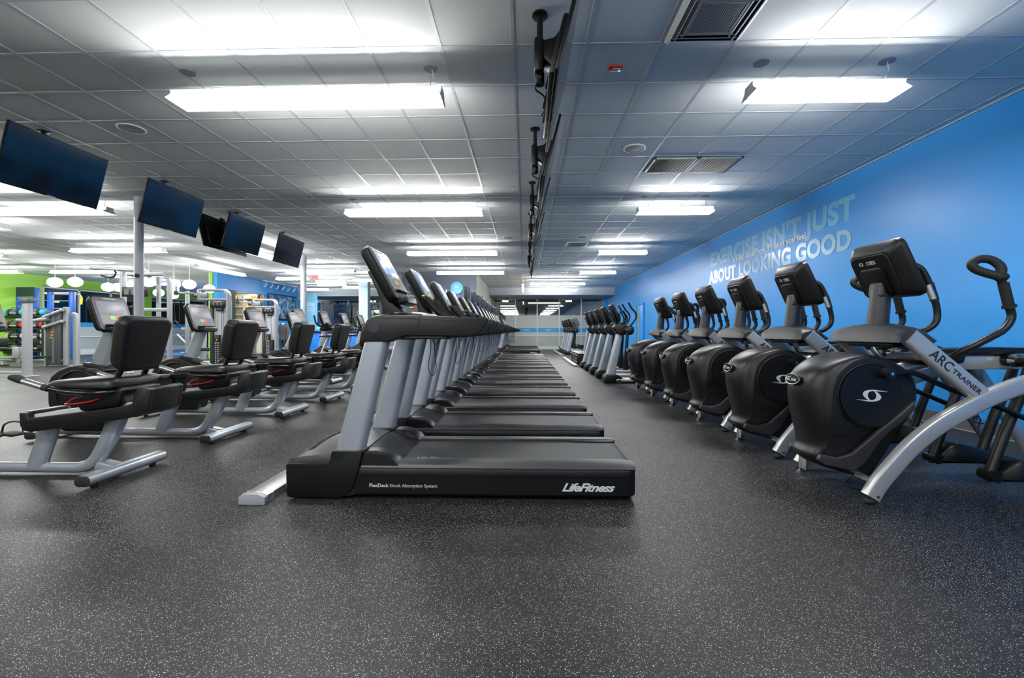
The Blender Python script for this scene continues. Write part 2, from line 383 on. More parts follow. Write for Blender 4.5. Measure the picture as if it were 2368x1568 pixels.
def window_wall_x(n, ys, x, zt):
    f = MB()
    for y in ys: f.box((x, y, zt/2), (0.08, 0.07, zt), bev=0.004)
    y0, y1 = ys[0], ys[-1]; cy = (y0+y1)/2; L = y1-y0
    for z, h in ((zt-0.03, 0.06), (0.80, 0.05), (0.12, 0.24)): f.box((x, cy, z), (0.08, L, h))
    root = struct(f.build('window_%d' % n, M['whiteframe']))
    for i in range(len(ys)-1):
        a, b = ys[i]+0.035, ys[i+1]-0.035; c = (a+b)/2
        MB().box((x-0.02, c, 1.6), (0.008, b-a, 2.6)).build('pane', M['glass'], root)
        MB().box((x, c, 1.03), (0.006, b-a, 0.42)).build('frosted_film', M['frost'], root)
        MB().box((x, c, 0.5), (0.006, b-a, 0.56)).build('frosted_film', M['frostlow'], root)
        MB().box((x+0.006, c, 1.34), (0.004, b-a, 0.20)).build('blue_band', M['cyan'], root)
window_wall_x(3, [17.95, 19.45, 21.0, 22.6], XL-0.05, 2.90)
window_wall_x(4, [23.25, 24.6, 26.0, 27.45], XL-0.05, 2.90)
sbox('wall_outside_left', -24.3, -24.1, 16, 34, 0, 5, M['night'])
o = MB().box((-22.4, 19.6, 0.7), (1.5, 1.8, 1.9), bev=0.6, seg=4).build('hedge_bush', mat('bush_green', (0.02, 0.10, 0.01), 0.8, bump=1.0, bscale=12)); tag(o, 'dark green bush outside the left windows', 'bush')
# blue studio floor strip beyond the machines
sbox('floor_blue_strip', -19.6, -14.2, 19.2, 27.4, 0.0, 0.012, mat('blue_rubber', (0.06, 0.17, 0.42), 0.5))

# columns
def column(x, y, r, label, m, knob=False):
    t = thing('column', label, 'column', (x, y, 0))
    t['kind'] = 'structure'
    MB().cyl((0, 0, 0), (0, 0, ZC), r, 32).build('shaft', m, t)
    MB().cyl((0, 0, 0), (0, 0, 0.05), r*1.25, 32).build('base_ring', m, t)
    if knob: MB().cyl((r*0.4, -r*0.95, 1.98), (r*0.55, -r-0.012, 1.98), 0.035, 20).build('plug_cap', M['black'], t)
M['post'] = mat('pale_grey_post', (0.44, 0.47, 0.52), 0.35)
column(-6.52, 7.45, 0.068, 'round pale grey column behind the second hanging television', M['post'], True)
column(-6.60, 13.3, 0.085, 'round pale grey column with a light blue panel behind it', M['post'])
M['paleblue'] = mat('pale_blue_paint', (0.36, 0.52, 0.62), 0.4)
c = sbox('column_square', -7.42, -7.02, 20.0, 20.35, 0, ZC, M['paleblue']); c.name = 'column'; tag(c, 'square pale blue column behind the nearest treadmill screen', 'column')

# ================================================================ linear pendant lamps
def perf_mat():
    m = mat('perforated_white_glowing', (0.82, 0.83, 0.84), 0.45); nt = m.node_tree; N = nt.nodes; L = nt.links; b = N['Principled BSDF']
    tc = N.new('ShaderNodeTexCoord'); mp = N.new('ShaderNodeMapping'); mp.inputs['Scale'].default_value = (56, 56, 56); L.new(tc.outputs['Object'], mp.inputs[0])
    fr = N.new('ShaderNodeVectorMath'); fr.operation = 'FRACTION'; L.new(mp.outputs[0], fr.inputs[0])
    sb = N.new('ShaderNodeVectorMath'); sb.operation = 'SUBTRACT'; sb.inputs[1].default_value = (0.5, 0.5, 0.5); L.new(fr.outputs[0], sb.inputs[0])
    ml = N.new('ShaderNodeVectorMath'); ml.operation = 'MULTIPLY'; ml.inputs[1].default_value = (1, 1, 0); L.new(sb.outputs[0], ml.inputs[0])
    ln = N.new('ShaderNodeVectorMath'); ln.operation = 'LENGTH'; L.new(ml.outputs[0], ln.inputs[0])
    lt = N.new('ShaderNodeMath'); lt.operation = 'LESS_THAN'; lt.inputs[1].default_value = 0.27; L.new(ln.outputs['Value'], lt.inputs[0])
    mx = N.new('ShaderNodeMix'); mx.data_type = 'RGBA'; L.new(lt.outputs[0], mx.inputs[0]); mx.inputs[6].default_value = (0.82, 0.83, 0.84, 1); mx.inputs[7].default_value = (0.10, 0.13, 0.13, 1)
    L.new(mx.outputs[2], b.inputs['Base Color']); L.new(mx.outputs[2], b.inputs['Emission Color']); b.inputs['Emission Strength'].default_value = 1.0; return m  # emission added to the sheet metal, imitating lamp light behind the wing
M['perf'] = perf_mat()
M['lamp_dn'] = mat('lamp_lens', (0.9, 0.9, 0.9), 0.5, emit=(1.0, 0.985, 0.975), es=LAMP_DOWN)
M['lamp_up'] = mat('lamp_uplight', (0.9, 0.9, 0.9), 0.5, emit=(0.97, 1.0, 0.98), es=LAMP_UP)
FIX = {}
def fixture(L, label, x, y, rz=0, z=3.035):
    """pendant L long; origin under its middle at the level of its lower rim"""
    key = round(L, 2)
    if key in FIX:
        return dup(FIX[key], (x, y, z), label, rz)
    t = thing('pendant_lamp', label, 'lamp', (x, y, z), rz, 'white linear pendant lamps under the ceiling'); h = L/2
    MB().prism([(-0.080, 0.088), (-0.070, 0.098), (0.070, 0.098), (0.080, 0.088), (0.054, 0.088), (0.054, 0.042), (-0.054, 0.042), (-0.054, 0.088)], -h, h, 'yz').box((0, 0, 0.0355), (2*h, 0.158, 0.011)).build('housing', M['white'], t)
    for s in (-1, 1):
        MB().prism([(s*0.075, 0.045), (s*0.125, 0.0), (s*0.128, 0.004), (s*0.080, 0.052)], -h, h, 'yz').build('perforated_wing', M['perf'], t)
        MB().prism([(-0.128, 0.0), (-0.072, 0.05), (-0.06, 0.096), (0.06, 0.096), (0.072, 0.05), (0.128, 0.0)], s*h, s*(h+0.006), 'yz').build('end_plate', M['white'], t)
    MB().quad([(-h+0.01, 0.078, 0.028), (h-0.01, 0.078, 0.028), (h-0.01, -0.078, 0.028), (-h+0.01, -0.078, 0.028)]).build('lens', M['lamp_dn'], t, flat=True)
    for s in (-1, 1):
        MB().quad([(-h+0.02, s*0.0555, 0.052), (h-0.02, s*0.0555, 0.052), (h-0.02, s*0.0565, 0.080), (-h+0.02, s*0.0565, 0.080)][::s]).build('side_light', M['lamp_up'], t, flat=True)
    for s in (-1, 1):
        cx = s*(h-0.10)
        MB().cyl((cx, 0, 0.095), (cx, 0, ZC-z), 0.0018, 6).build('suspension_wire', M['alu'], t)
        cp = MB().cyl((cx, 0, ZC-z-0.006), (cx, 0, ZC-z), 0.062, 24).build('canopy', M['lgrey'], t)
    cx = h-0.10
    MB().tube([(cx+0.01, 0.01, ZC-z), (cx+0.02, 0.01, ZC-z-0.07), (cx-0.005, 0.01, 0.16), (cx+0.0, 0.02, 0.11), (cx-0.05, 0.02, 0.13), (cx-0.07, 0.02, 0.097)], 0.004, 6, sm=4).build('power_cord', M['white'], t)
    FIX[key] = t
    return t
rows = [(-3.55, 'behind the camera'), (0.10, 'over the camera'), (3.87, 'in the front row'), (7.65, 'in the second row'), (11.7, 'in the third row'), (15.65, 'in the fourth row')]
for y, nm in rows:
    fixture(2.34, 'long pendant lamp over the treadmills, %s from the front' % nm if y > 3 else 'long pendant lamp %s, left of the televisions' % nm, -1.88, y)
for y, nm in rows:
    fixture(1.24, 'short pendant lamp over the right-hand aisle, %s from the front' % nm if y > 3 else 'short pendant lamp %s, right of the televisions' % nm, 2.52, y)
fixture(2.34, 'long pendant lamp just before the far soffit, wider of the last two', 1.42, 19.4)
fixture(2.34, 'long pendant lamp under the far soffit, nearest the glazed end wall', 1.42, 22.4, 0)
LF = [(2.34, -8.15, 7.40, 0, 'pendant lamp half hidden behind the nearest hanging television'), (2.34, -11.25, 8.46, 0, 'pendant lamp cut by the picture edge, upper of the two beside the first television'),
 (2.34, -10.2, 11.05, 0, 'pendant lamp crossing behind the round column, over the pull-down machine'), (2.34, -15.3, 11.9, 0, 'pendant lamp at the left picture edge, middle of the three there'),
 (2.34, -18.35, 14.9, 0, 'pendant lamp at the left picture edge, in front of the green wall'), (2.34, -15.0, 15.0, 0, 'pendant lamp left of the raised arm of the pull-down machine'),
 (2.34, -10.15, 14.85, PI/2, 'pendant lamp running lengthwise in front of the green pillar'), (2.34, -6.95, 11.65, PI/2, 'pendant lamp running lengthwise between the last two hanging televisions'),
 (2.34, -6.9, 15.1, 0, 'pendant lamp above the red exit sign'), (1.24, -8.95, 17.17, 0, 'pendant lamp directly left of the rear round column, below the exit sign'),
 (1.24, -7.9, 18.27, 0, 'short pendant lamp, topmost of the three stacked right of the rear column'), (1.24, -8.4, 19.46, 0, 'short pendant lamp, middle of the three stacked right of the rear column'),
 (1.24, -7.75, 20.6, 0, 'short pendant lamp, lowest of the three stacked right of the rear column'), (1.24, -10.1, 21.67, 0, 'short pendant lamp next to the light blue panel'),
 (1.24, -6.2, 17.8, 0, 'short pendant lamp behind the nearest treadmill screen'), (2.34, -6.0, -1.0, 0, 'pendant lamp behind the camera on the bike side'), (2.34, -8.15, 3.8, 0, 'pendant lamp outside the picture beside the bikes'), (2.34, -13.8, 0.5, 0, 'pendant lamp outside the picture, far left of the camera'), (2.34, -13.8, 7.6, 0, 'pendant lamp outside the picture left of the rack frame'),
 (2.34, -15.5, 4.5, 0, 'pendant lamp outside the picture by the strength machines'), (2.34, -16.5, 19.0, 0, 'pendant lamp deep behind the globe lamps'), (2.34, -14.5, 23.5, 0, 'pendant lamp at the back of the studio')]
for L, x, y, rz, lab in LF: fixture(L, lab, x, y, rz)

# ================================================================ things on the ceiling
def diffuser(x0, x1, y0, y1, label):
    t = thing('air_diffuser', label, 'vent', ((x0+x1)/2, (y0+y1)/2, ZC-0.02)); a = (x1-x0)/2; b = (y1-y0)/2
    MB().box((0, 0, 0.012), (2*a-0.02, 2*b-0.02, 0.006)).build('duct_opening', M['darkgap'], t)
    for k, f in enumerate((1.0, 0.86, 0.72)):
        m = MB()
        for s in (-1, 1):
            m.prism([(s*a*f, 0.018), (s*(a*f-0.014), 0.018), (s*(a*f-0.036), -0.006), (s*(a*f-0.030), -0.010), (s*a*f, 0.010)], -b*f, b*f, 'xz', bev=0)
            m.prism([(s*b*f, 0.018), (s*(b*f-0.014), 0.018), (s*(b*f-0.036), -0.006), (s*(b*f-0.030), -0.010), (s*b*f, 0.010)], -a*f, a*f, 'yz', bev=0)
        m.build('blade_ring', M['lgrey'] if k else M['white'], t)
    m = MB(); q = a*0.56
    m.box((0, 0, 0.0), (2*q, 2*b*0.56, 0.006)); m.build('perforated_plate', M['grey'], t)
    m = MB(); n = 22
    for i in range(n): m.box((-q + 2*q*(i+0.5)/n, 0, -0.004), (0.008, 2*b*0.55, 0.004))
    for s in (-1, 1):
        m.box((s*q, 0, -0.004), (0.016, 2*b*0.58, 0.008)); m.box((0, s*b*0.56, -0.004), (2*q, 0.016, 0.008))
    m.build('centre_grille', M['lgrey'], t)
diffuser(1.09, 1.66, 2.99, 3.56, 'large square air diffuser at the top edge of the picture')
diffuser(1.08, 1.62, 11.45, 12.02, 'small far square air diffuser between the televisions and the right lamps')
def grille(x0, x1, y0, y1, label):
    t = thing('air_grille', label, 'vent', ((x0+x1)/2, (y0+y1)/2, ZC-0.012), 0, 'pair of louvred grilles over the right aisle'); a = (x1-x0)/2; b = (y1-y0)/2
    MB().box((0, 0, 0.004), (2*a-0.03, 2*b-0.03, 0.004)).build('duct_opening', M['darkgap'], t)
    m = MB()
    for s in (-1, 1): m.box((s*(a-0.012), 0, 0), (0.024, 2*b, 0.014)); m.box((0, s*(b-0.012), 0), (2*a, 0.024, 0.014))
    m.build('rim', M['lgrey'], t)
    m = MB(); n = 13
    for i in range(n): m.box((-a+0.03+(2*a-0.06)*(i+0.5)/n, 0, -0.002), (0.020, 2*b-0.05, 0.003), rot=(0, 0.6, 0))
    m.build('louvres', M['lgrey'], t)
grille(1.70, 2.26, 5.93, 6.48, 'louvred ceiling grille, the one touching the televisions side')
grille(2.28, 2.84, 5.93, 6.48, 'louvred ceiling grille, the one towards the blue wall')
for x, y, lab in ((-4.39, 4.92, 'round ceiling speaker above the nearest hanging television'), (1.36, 5.63, 'round ceiling speaker in front of the pair of grilles'), (-4.43, 10.68, 'round ceiling speaker over the recumbent bikes, far one'),
                  (-0.40, 10.9, 'small round ceiling speaker left of the television backs'), (1.37, 10.85, 'round ceiling speaker beside the small far diffuser')):
    t = thing('ceiling_speaker', lab, 'speaker', (x, y, ZC), 0, 'round speakers in the ceiling')
    MB().lathe([(0.135, 0), (0.135, -0.006), (0.122, -0.012), (0.115, -0.008)], 32).build('rim', M['white'], t)
    MB().lathe([(0.116, -0.004), (0.116, -0.009), (0.0, -0.013)], 32).build('grille', M['lgrey'], t)
t = thing('alarm_strobe', 'small red ceiling alarm with a green light', 'alarm', (0.78, 3.90, ZC))
MB().box((0, 0, -0.008), (0.115, 0.085, 0.016), bev=0.004).build('housing', M['red'], t)
MB().box((0.01, 0, -0.020), (0.070, 0.045, 0.010), bev=0.004).build('lens', M['lgrey'], t)
MB().ball((0.03, 0, -0.026), 0.005, 6).build('indicator_light', M['led'], t)
M['exit_lit'] = mat('exit_sign_face', (0.6, 0.05, 0.04), 0.4, emit=(1.0, 0.12, 0.08), es=1.6)
for x, y, z, lab in ((-7.95, 16.9, 3.10, 'red EXIT sign hanging between the pendant lamps'), (-7.86, 21.6, 3.05, 'red EXIT sign beside the square pale blue column')):
    t = thing('exit_sign', lab, 'sign', (x, y, z), 0, 'red exit signs')
    MB().box((0, 0, 0), (0.30, 0.05, 0.17), bev=0.006).build('housing', M['white'], t)
    MB().box((0, -0.027, 0), (0.26, 0.006, 0.14)).build('lit_face', mat('exit_face_dim', (0.5, 0.06, 0.05), 0.4, emit=(0.9, 0.16, 0.12), es=0.7), t)
    lettering('EXIT', 0.11, M['exit_lit'], t, frame((0, -0.031, -0.055), (1, 0, 0), (0, 0, 1)), bold=0.02, width=0.22)
    MB().cyl((0, 0, 0.085), (0, 0, ZC-z), 0.008, 8).build('stem', M['white'], t)
def track(x, y0, y1, n, label, warm, along='y', dz=0.0):
    t = thing('track_light', label, 'lamp', (x, (y0+y1)/2, ZC), 0)
    L = y1-y0
    MB().box((0, 0, -0.015), (0.03, L, 0.03)).build('track_rail', M['white'], t)
    mm = mat('spot_lens', (0.9, 0.9, 0.8), 0.4, emit=(1, 0.80, 0.48) if warm else (1, 1, 1), es=34 if warm else 1.0)
    for i in range(n):
        yy = -L/2 + L*(i+0.5)/n
        if warm: MB().ball((0.0, yy-0.04, -0.27), 0.040, 8).build('spot_bulb', mm, t)
        sp = MB().cyl((0, yy, -0.03), (0, yy, -0.14), 0.008, 8).cyl((-0.07 if not warm else 0, yy-0.03, -0.27), (0.03, yy+0.01, -0.12), 0.038, 16).build('spot_head', M['white'], t)
        MB().cyl((-0.072 if not warm else 0, yy-0.031, -0.275), (-0.070 if not warm else 0.002, yy-0.030, -0.271), 0.033, 16).build('spot_lens', mm, sp)
track(-11.60, 19.7, 22.7, 6, 'white track with six spot heads along the blue wall above the merchandise', False)
track(-0.08, 18.9, 25.0-1.6, 4, 'track with four warm spot heads in front of the far soffit', True)
# globe lamps over the studio
M['globe'] = mat('globe_lamp_glass', (0.9, 0.9, 0.88), 0.4, emit=(1, 0.99, 0.95), es=3.2)
GL = [(127, 653, 14.3, 'leftmost white globe lamp, in front of the green wall'), (174, 652, 14.4, 'white globe lamp second from the left, in front of the green wall'), (250, 664, 16.0, 'white globe lamp partly behind the tower post left of the column'),
 (276, 665, 17.0, 'white globe lamp just right of the tower post, lower one'), (300, 660, 15.0, 'white globe lamp touching the left edge of the round column'), (344, 652, 14.3, 'white globe lamp touching the right edge of the round column'), (367, 677, 18.2, 'white globe lamp hanging low inside the tall machine frame'),
 (402, 657, 14.8, 'topmost of three overlapping white globe lamps'), (400, 670, 16.8, 'middle of three overlapping white globe lamps'), (401, 683, 19.5, 'lowest of three overlapping white globe lamps'),
 (438, 658, 15.0, 'white globe lamp above the second tower machine'), (484, 668, 16.5, 'white globe lamp beside the green wall end')]
PHI = math.atan(29/1043.0)
def px(u, v, y):
    """point in the plane Y = y seen at photograph pixel u, v"""
    a = (u-1184)/1043; c, s = math.cos(PHI), math.sin(PHI); rx, ry, rz = a*c-s, a*s+c, (766-v)/1043; t = y/ry
    return (rx*t, y, CAM_H+rz*t)
for u, v, y, lab in GL:
    p = px(u, v, y); t = thing('globe_lamp', lab, 'lamp', p, 0, 'white globe lamps over the studio')
    MB().ball((0, 0, 0), (0.195, 0.195, 0.16), 16).build('globe', M['globe'], t)
    MB().cyl((0, 0, 0.15), (0, 0, ZC-p[2]), 0.005, 6).build('cord', M['white'], t)

# ================================================================ writing on the blue wall
M['wtext1'] = mat('pale_blue_vinyl', (0.20, 0.55, 0.80), 0.33)
M['wtext2'] = mat('pale_vinyl', (0.38, 0.63, 0.84), 0.22)
M['wtext3'] = mat('grey_white_vinyl', (0.86, 0.86, 0.90), 0.35)
t = thing('wall_lettering', 'large pale slogan lettering on the blue wall above the trainers', 'lettering', (XR, 9.0, 2.2))
def wl(s, y0, y1, z0, h, m, off, bold):
    fr = frame((-off, (y0+y1)/2-9.0, z0-2.2), (0, -1, 0), (0, 0, 1))
    lettering(s, h, m, t, fr, 'lettering', bold=bold, width=abs(y1-y0), space=1.05, res=8)
wl("EXERCISE ISN'T JUST", 11.42, 6.50, 2.665, 0.335, M['wtext1'], 0.002, 0.044)
wl("ABOUT LOOKING GOOD", 11.52, 6.55, 2.245, 0.290, M['wtext2'], 0.003, 0.044)
wl("it's also about how it makes you feel", 10.20, 7.60, 2.59, 0.115, M['wtext3'], 0.006, 0.022)

# ================================================================ televisions
def television(label, x, y, sgn, group, double=False):
    """sgn +1: the screen looks towards +x; the pole hangs behind it"""
    t = thing('television', label, 'television', (x, y, ZC), 0 if sgn > 0 else PI, group)
    MB().lathe([(0.055, 0), (0.055, -0.012), (0.03, -0.016)], 24).build('ceiling_plate', M['black'], t)
    MB().cyl((0, 0, -0.012), (0, 0, -0.22), 0.022, 16).cyl((0, 0, -0.19), (0, 0, -0.24), 0.028, 16).build('pole', M['black'], t)
    R = Matrix.Translation((0.155, 0, -0.435)) @ Euler((0, 0.25, 0)).to_matrix().to_4x4()
    MB().box((0.0, 0, 0), (0.022, 1.10, 0.635), bev=0.004).box((-0.028, 0, -0.08), (0.05, 0.86, 0.38), bev=0.015).xf(R).build('cabinet', M['black'], t)
    MB().box((0.0125, 0, 0.003), (0.003, 1.084, 0.612)).xf(R).build('screen', M['tvscreen'], t)
    MB().box((0.012, 0, -0.312), (0.008, 0.09, 0.012)).xf(R).build('brand_bar', M['lgrey'], t)
    MB().box((-0.008, 0, -0.32), (0.070, 0.15, 0.24), bev=0.02).cyl((0, 0, -0.42), (0, 0, -0.50), 0.032, 16).prism([(0.02, -0.22), (0.10, -0.20), (0.17, -0.10), (0.15, -0.45), (0.08, -0.40), (0.02, -0.34)], -0.06, 0.06, bev=0.008).build('tilt_bracket', M['black'], t)
    MB().box((-0.06, -0.0, -0.02), (0.03, 0.05, 0.46)).box((-0.06, 0.22, -0.02), (0.02, 0.04, 0.44)).box((-0.06, -0.22, -0.02), (0.02, 0.04, 0.44)).xf(R).build('mount_rail', M['black'], t)
    MB().tube([(0.0, 0.03, -0.44), (-0.03, 0.05, -0.50), (0.03, 0.10, -0.52), (0.06, 0.16, -0.56), (0.02, 0.20, -0.62)], 0.006, 6, sm=4).build('cable', M['black'], t)
    MB().tube([(0.0, -0.03, -0.46), (0.03, 0.0, -0.49), (0.07, 0.03, -0.46), (0.09, 0.06, -0.50)], 0.006, 6, sm=4).build('cable', M['white'], t)
    return t
tv = television('black television seen from behind, nearest of the row above the treadmills', 0.11, 3.24, 1, 'televisions in line above the treadmills')
tv.scale = (1, 1.12, 1)
for i in range(1, 6):
    dup(tv, (0.118, 3.24+1.82*i, ZC), 'black television seen from behind above the treadmills, %s in line from the near one' % ORD[i])
for i, (x, y, lab) in enumerate(((-5.45, 4.96, 'large dark television facing the treadmills, cut by the left picture edge'), (-5.46, 6.68, 'dark television facing the treadmills, beside the round column'),
        (-5.50, 8.47, 'dark television facing the treadmills, with another back to back behind it'), (-5.55, 10.2, 'smallest dark television facing the treadmills, farthest of the bike side'))):
    dup(tv, (x, y, ZC), lab, 0, 'televisions in line above the bikes').scale = (1, 1, 1)
dup(tv, (-5.62, 8.47, ZC), 'television showing its black back, behind the third screen above the bikes', PI, 'televisions in line above the bikes')
# ================================================================ treadmills
def make_treadmill():
    t = thing('treadmill', 'black and silver treadmill, nearest of the long row, its whole side in view', 'treadmill', (-0.40, 3.17, 0), 0, 'treadmills in the long row')
    ox = 0.40
    W = lambda pts: [(x+ox, z) for x, z in pts]
    # side skirts and rear end
    m = MB()
    plan = [(-0.66, -0.385), (1.03, -0.385), (1.062, -0.377), (1.083, -0.357), (1.093, -0.32), (1.093, 0.32), (1.083, 0.357), (1.062, 0.377), (1.03, 0.385), (-0.66, 0.385)]
    def shr(k): return [(x - (k if x > 0 else -k)*0.0 - (k if x > 1.0 else 0), y*(1-k/0.385)) for x, y in plan]
    secs = []
    for z, k in ((0.022, 0.022), (0.026, 0.010), (0.040, 0.0), (0.150, 0.0)):
        secs.append([(x, y, z) for x, y in shr(k)])
    m.loft(secs); m.build('deck_body', M['black'], t)
    m = MB(); secs = []
    for z, k in ((0.151, 0.002), (0.153, 0.0), (0.186, 0.0), (0.196, 0.006), (0.200, 0.016), (0.200, 0.05)):
        secs.append([(x, y, z) for x, y in shr(k)])
    m.loft(secs); m.build('deck_rim', M['black'], t)
    # feet
    for s in (-1, 1):
        MB().cyl((0.95, s*0.30, 0), (0.95, s*0.30, 0.03), 0.03, 16).build('foot', M['rubber'], t)
        MB().cyl((-0.80, s*0.33, 0.032), (-0.80, s*0.28, 0.032), 0.032, 16).build('transport_wheel', M['rubber'], t)
    # belt
    prof = [(-0.70, 0.214), (1.04, 0.214), (1.075, 0.206), (1.094, 0.185), (1.097, 0.16), (1.08, 0.16), (1.0, 0.19), (-0.70, 0.19)]
    MB().prism(prof, -0.262, 0.262).build('running_belt', M['belt'], t, ang=50)
    # side rails with grip marks
    for s in (-1, 1):
        m = MB()
        prof = [(s*0.266, 0.20), (s*0.266, 0.226), (s*0.274, 0.231), (s*0.350, 0.229), (s*0.376, 0.218), (s*0.386, 0.202), (s*0.386, 0.196)]
        secs = []
        for x, k in ((-0.62, 1), (0.95, 1), (1.03, 1), (1.066, 0.93), (1.084, 0.85)):
            secs.append([(x, (s*0.32 + (yy-s*0.32)*k), 0.196+(z-0.196)*k) for yy, z in prof])
        m.loft(secs); r = m.build('side_rail', M['grey'], t, ang=25)
        m = MB()
        for i in range(8):
            xx = 0.04 + 0.115*i
            m.box((xx, s*0.318, 0.2305), (0.003, 0.085, 0.002)); m.box((xx, s*0.279, 0.2305), (0.007, 0.007, 0.002))
        m.build('grip_marks', M['letter'] if False else M['grey'], r)
        m = MB(); m.loft([[(x, s*(0.262-a), z) for a, z in ((0.0, 0.226), (b_, 0.221), (b_, 0.216), (0.0, 0.216))] for x, b_ in ((0.72, 0.004), (0.80, 0.028), (0.95, 0.032), (1.04, 0.028), (1.07, 0.01))])
        m.build('rear_guard', M['char'], r)
    # motor hood, lofted front to back
    def sec(x, ztop, wy, zb, crown, dip=0.0):
        out = [(x, -wy, zb), (x, -wy, ztop-0.035)]
        for k in range(9):
            a = -1 + 2*k/8
            out.append((x, a*(wy-0.02), ztop + crown*(1-a*a) - dip*(1-abs(a))))
        out += [(x, wy, ztop-0.035), (x, wy, zb)]
        return out
    m = MB()
    m.loft([sec(-1.088, 0.20, 0.375, 0.03, 0.0), sec(-1.092, 0.222, 0.382, 0.02, 0.004), sec(-1.07, 0.246, 0.388, 0.018, 0.010), sec(-1.0, 0.262, 0.39, 0.018, 0.030), sec(-0.86, 0.275, 0.39, 0.018, 0.045),
            sec(-0.74, 0.285, 0.385, 0.018, 0.040), sec(-0.62, 0.285, 0.37, 0.03, 0.015)])
    m.build('motor_hood', M['char'], t, ang=40)
    m = MB()
    m.loft([sec(-0.64, 0.282, 0.33, 0.19, 0.018), sec(-0.56, 0.272, 0.31, 0.19, 0.0), sec(-0.48, 0.252, 0.29, 0.19, -0.018), sec(-0.42, 0.236, 0.275, 0.19, -0.016), sec(-0.395, 0.218, 0.268, 0.19, -0.004)])
    m.build('hood_tail', M['char'], t, ang=50)
    m = MB()
    for i in range(26): yv = -0.26+0.02*i; m.box((-0.975, yv, 0.2640+0.033*(1-(yv/0.37)**2)), (0.040, 0.0035, 0.003)); m.box((-1.002, yv, 0.2620+0.031*(1-(yv/0.37)**2)), (0.010, 0.021, 0.003))
    m.build('hood_vent', M['darkgap'], t)
    # per side: shoe, upright, heel cover, arm
    for s in (-1, 1):
        y0, y1 = s*0.39, s*0.285
        shoe = W([(-1.487, 0.03), (-1.470, 0.012), (-1.139, 0.015), (-1.085, 0.045), (-1.055, 0.11), (-1.03, 0.19), (-1.008, 0.296), (-1.012, 0.306), (-1.195, 0.306), (-1.204, 0.296), (-1.212, 0.24), (-1.225, 0.226), (-1.478, 0.226), (-1.490, 0.214)])
        MB().prism(shoe, s*0.396, s*0.26, bev=0.010, seg=3).build('upright_shoe', M['black'], t, ang=40)
        # silver upright: rounded slab, leaning back
        base, top = Vector((-1.103+ox, s*0.335, 0.285)), Vector((-0.927+ox, s*0.335, 1.0))
        secs = []
        for k in range(2):
            c = (base, top)[k]; hw = (0.090, 0.077)[k]
            secs.append([(c.x+px_, c.y+py_, c.z) for px_, py_ in rrect(hw*2, 0.10, 0.042, 6)])
        MB().loft(secs).build('upright', M['silver'], t, ang=50)
        # heel cover behind the shoe
        m = MB(); secs = []
        for x, zt, zb in ((-0.64, 0.27, 0.19), (-0.58, 0.300, 0.19), (-0.52, 0.300, 0.195), (-0.46, 0.285, 0.20), (-0.41, 0.255, 0.205), (-0.385, 0.225, 0.21), (-0.380, 0.212, 0.205)):
            w2 = 0.055; cy = s*0.325
            secs.append([(x, cy+s*w2, zb), (x, cy+s*w2, zt-0.014), (x, cy+s*(w2-0.014), zt), (x, cy-s*(w2+0.0), zt-0.004), (x, cy-s*(w2+0.03), zt-0.035), (x, cy-s*(w2+0.035), zb)])
        m.loft(secs); m.build('heel_cover', M['char'], t, ang=40)
        # arm
        arm = W([(-1.026, 0.985), (-1.005, 1.06), (-0.985, 1.115), (-0.958, 1.138), (-0.895, 1.152), (-0.640, 1.150), (-0.222, 1.130), (-0.222, 1.122), (-0.240, 1.085), (-0.268, 1.05), (-0.300, 1.028), (-0.350, 1.018), (-0.665, 1.022), (-0.735, 1.024), (-0.790, 1.006), (-0.842, 0.984)])
        ar = MB().prism(arm, s*0.392, s*0.278, bev=0.012, seg=3).build('handrail', M['char'], t, ang=40)
        MB().prism(W([(-0.648, 1.151), (-0.644, 1.151), (-0.655, 1.10), (-0.673, 1.021), (-0.677, 1.021), (-0.660, 1.10)]), s*0.393, s*0.30).build('rail_seam', M['darkgap'], ar)
        MB().box((-0.50+ox, s*0.3925, 1.117), (0.56, 0.001, 0.0025), rot=(0, 0.045, 0)).box((-0.80+ox, s*0.3925, 1.130), (0.26, 0.001, 0.0025), rot=(0, 0.0, 0)).build('rail_line', M['darkgap'], ar)
        bd = MB().cyl((-0.937+ox, s*0.390, 1.076), (-0.937+ox, s*0.3935, 1.076), 0.037, 32).build('badge', M['badge'], ar)
        m = MB().tube([(-0.937+ox+0.034*math.cos(a*PI/14), s*0.3935, 1.076+0.034*math.sin(a*PI/14)) for a in range(28)], 0.002, 6, closed=True)
        m.build('badge_ring', M['grey'], bd)
        lettering('LF', 0.034, M['grey'], bd, frame((-0.937+ox, s*0.3935, 1.060), (-s, 0, 0), (0, 0, 1)), shear=0.3, width=0.044)
        MB().prism(W([(-0.66, 1.024), (-0.50, 1.022), (-0.46, 1.0), (-0.72, 1.0), (-0.78, 1.01)]), s*0.375, s*0.295, bev=0.006).build('rail_underside', M['black'], ar)
        # grips rising from the crossbar
        gy = s*0.15
        g = MB().tube([(-0.66+ox, gy, 1.262), (-0.625+ox, gy, 1.225), (-0.575+ox, gy, 1.175), (-0.53+ox, gy, 1.13), (-0.50+ox, gy*1.5, 1.10), (-0.50+ox, s*0.29, 1.085)], [0.030, 0.024, 0.022, 0.020, 0.020, 0.020], 12, sm=4).ball((-0.665+ox, gy, 1.268), (0.036, 0.032, 0.022), 8, rot=(0, 0.6, 0))
        g = g.build('sensor_grip', M['black'], t)
        MB().box((-0.598+ox, gy-0.0, 1.217), (0.075, 0.030, 0.006), rot=(0, 0.785, 0), bev=0.002).build('sensor_plate', M['alu'], g)
    # dashboard between the arms
    m = MB()
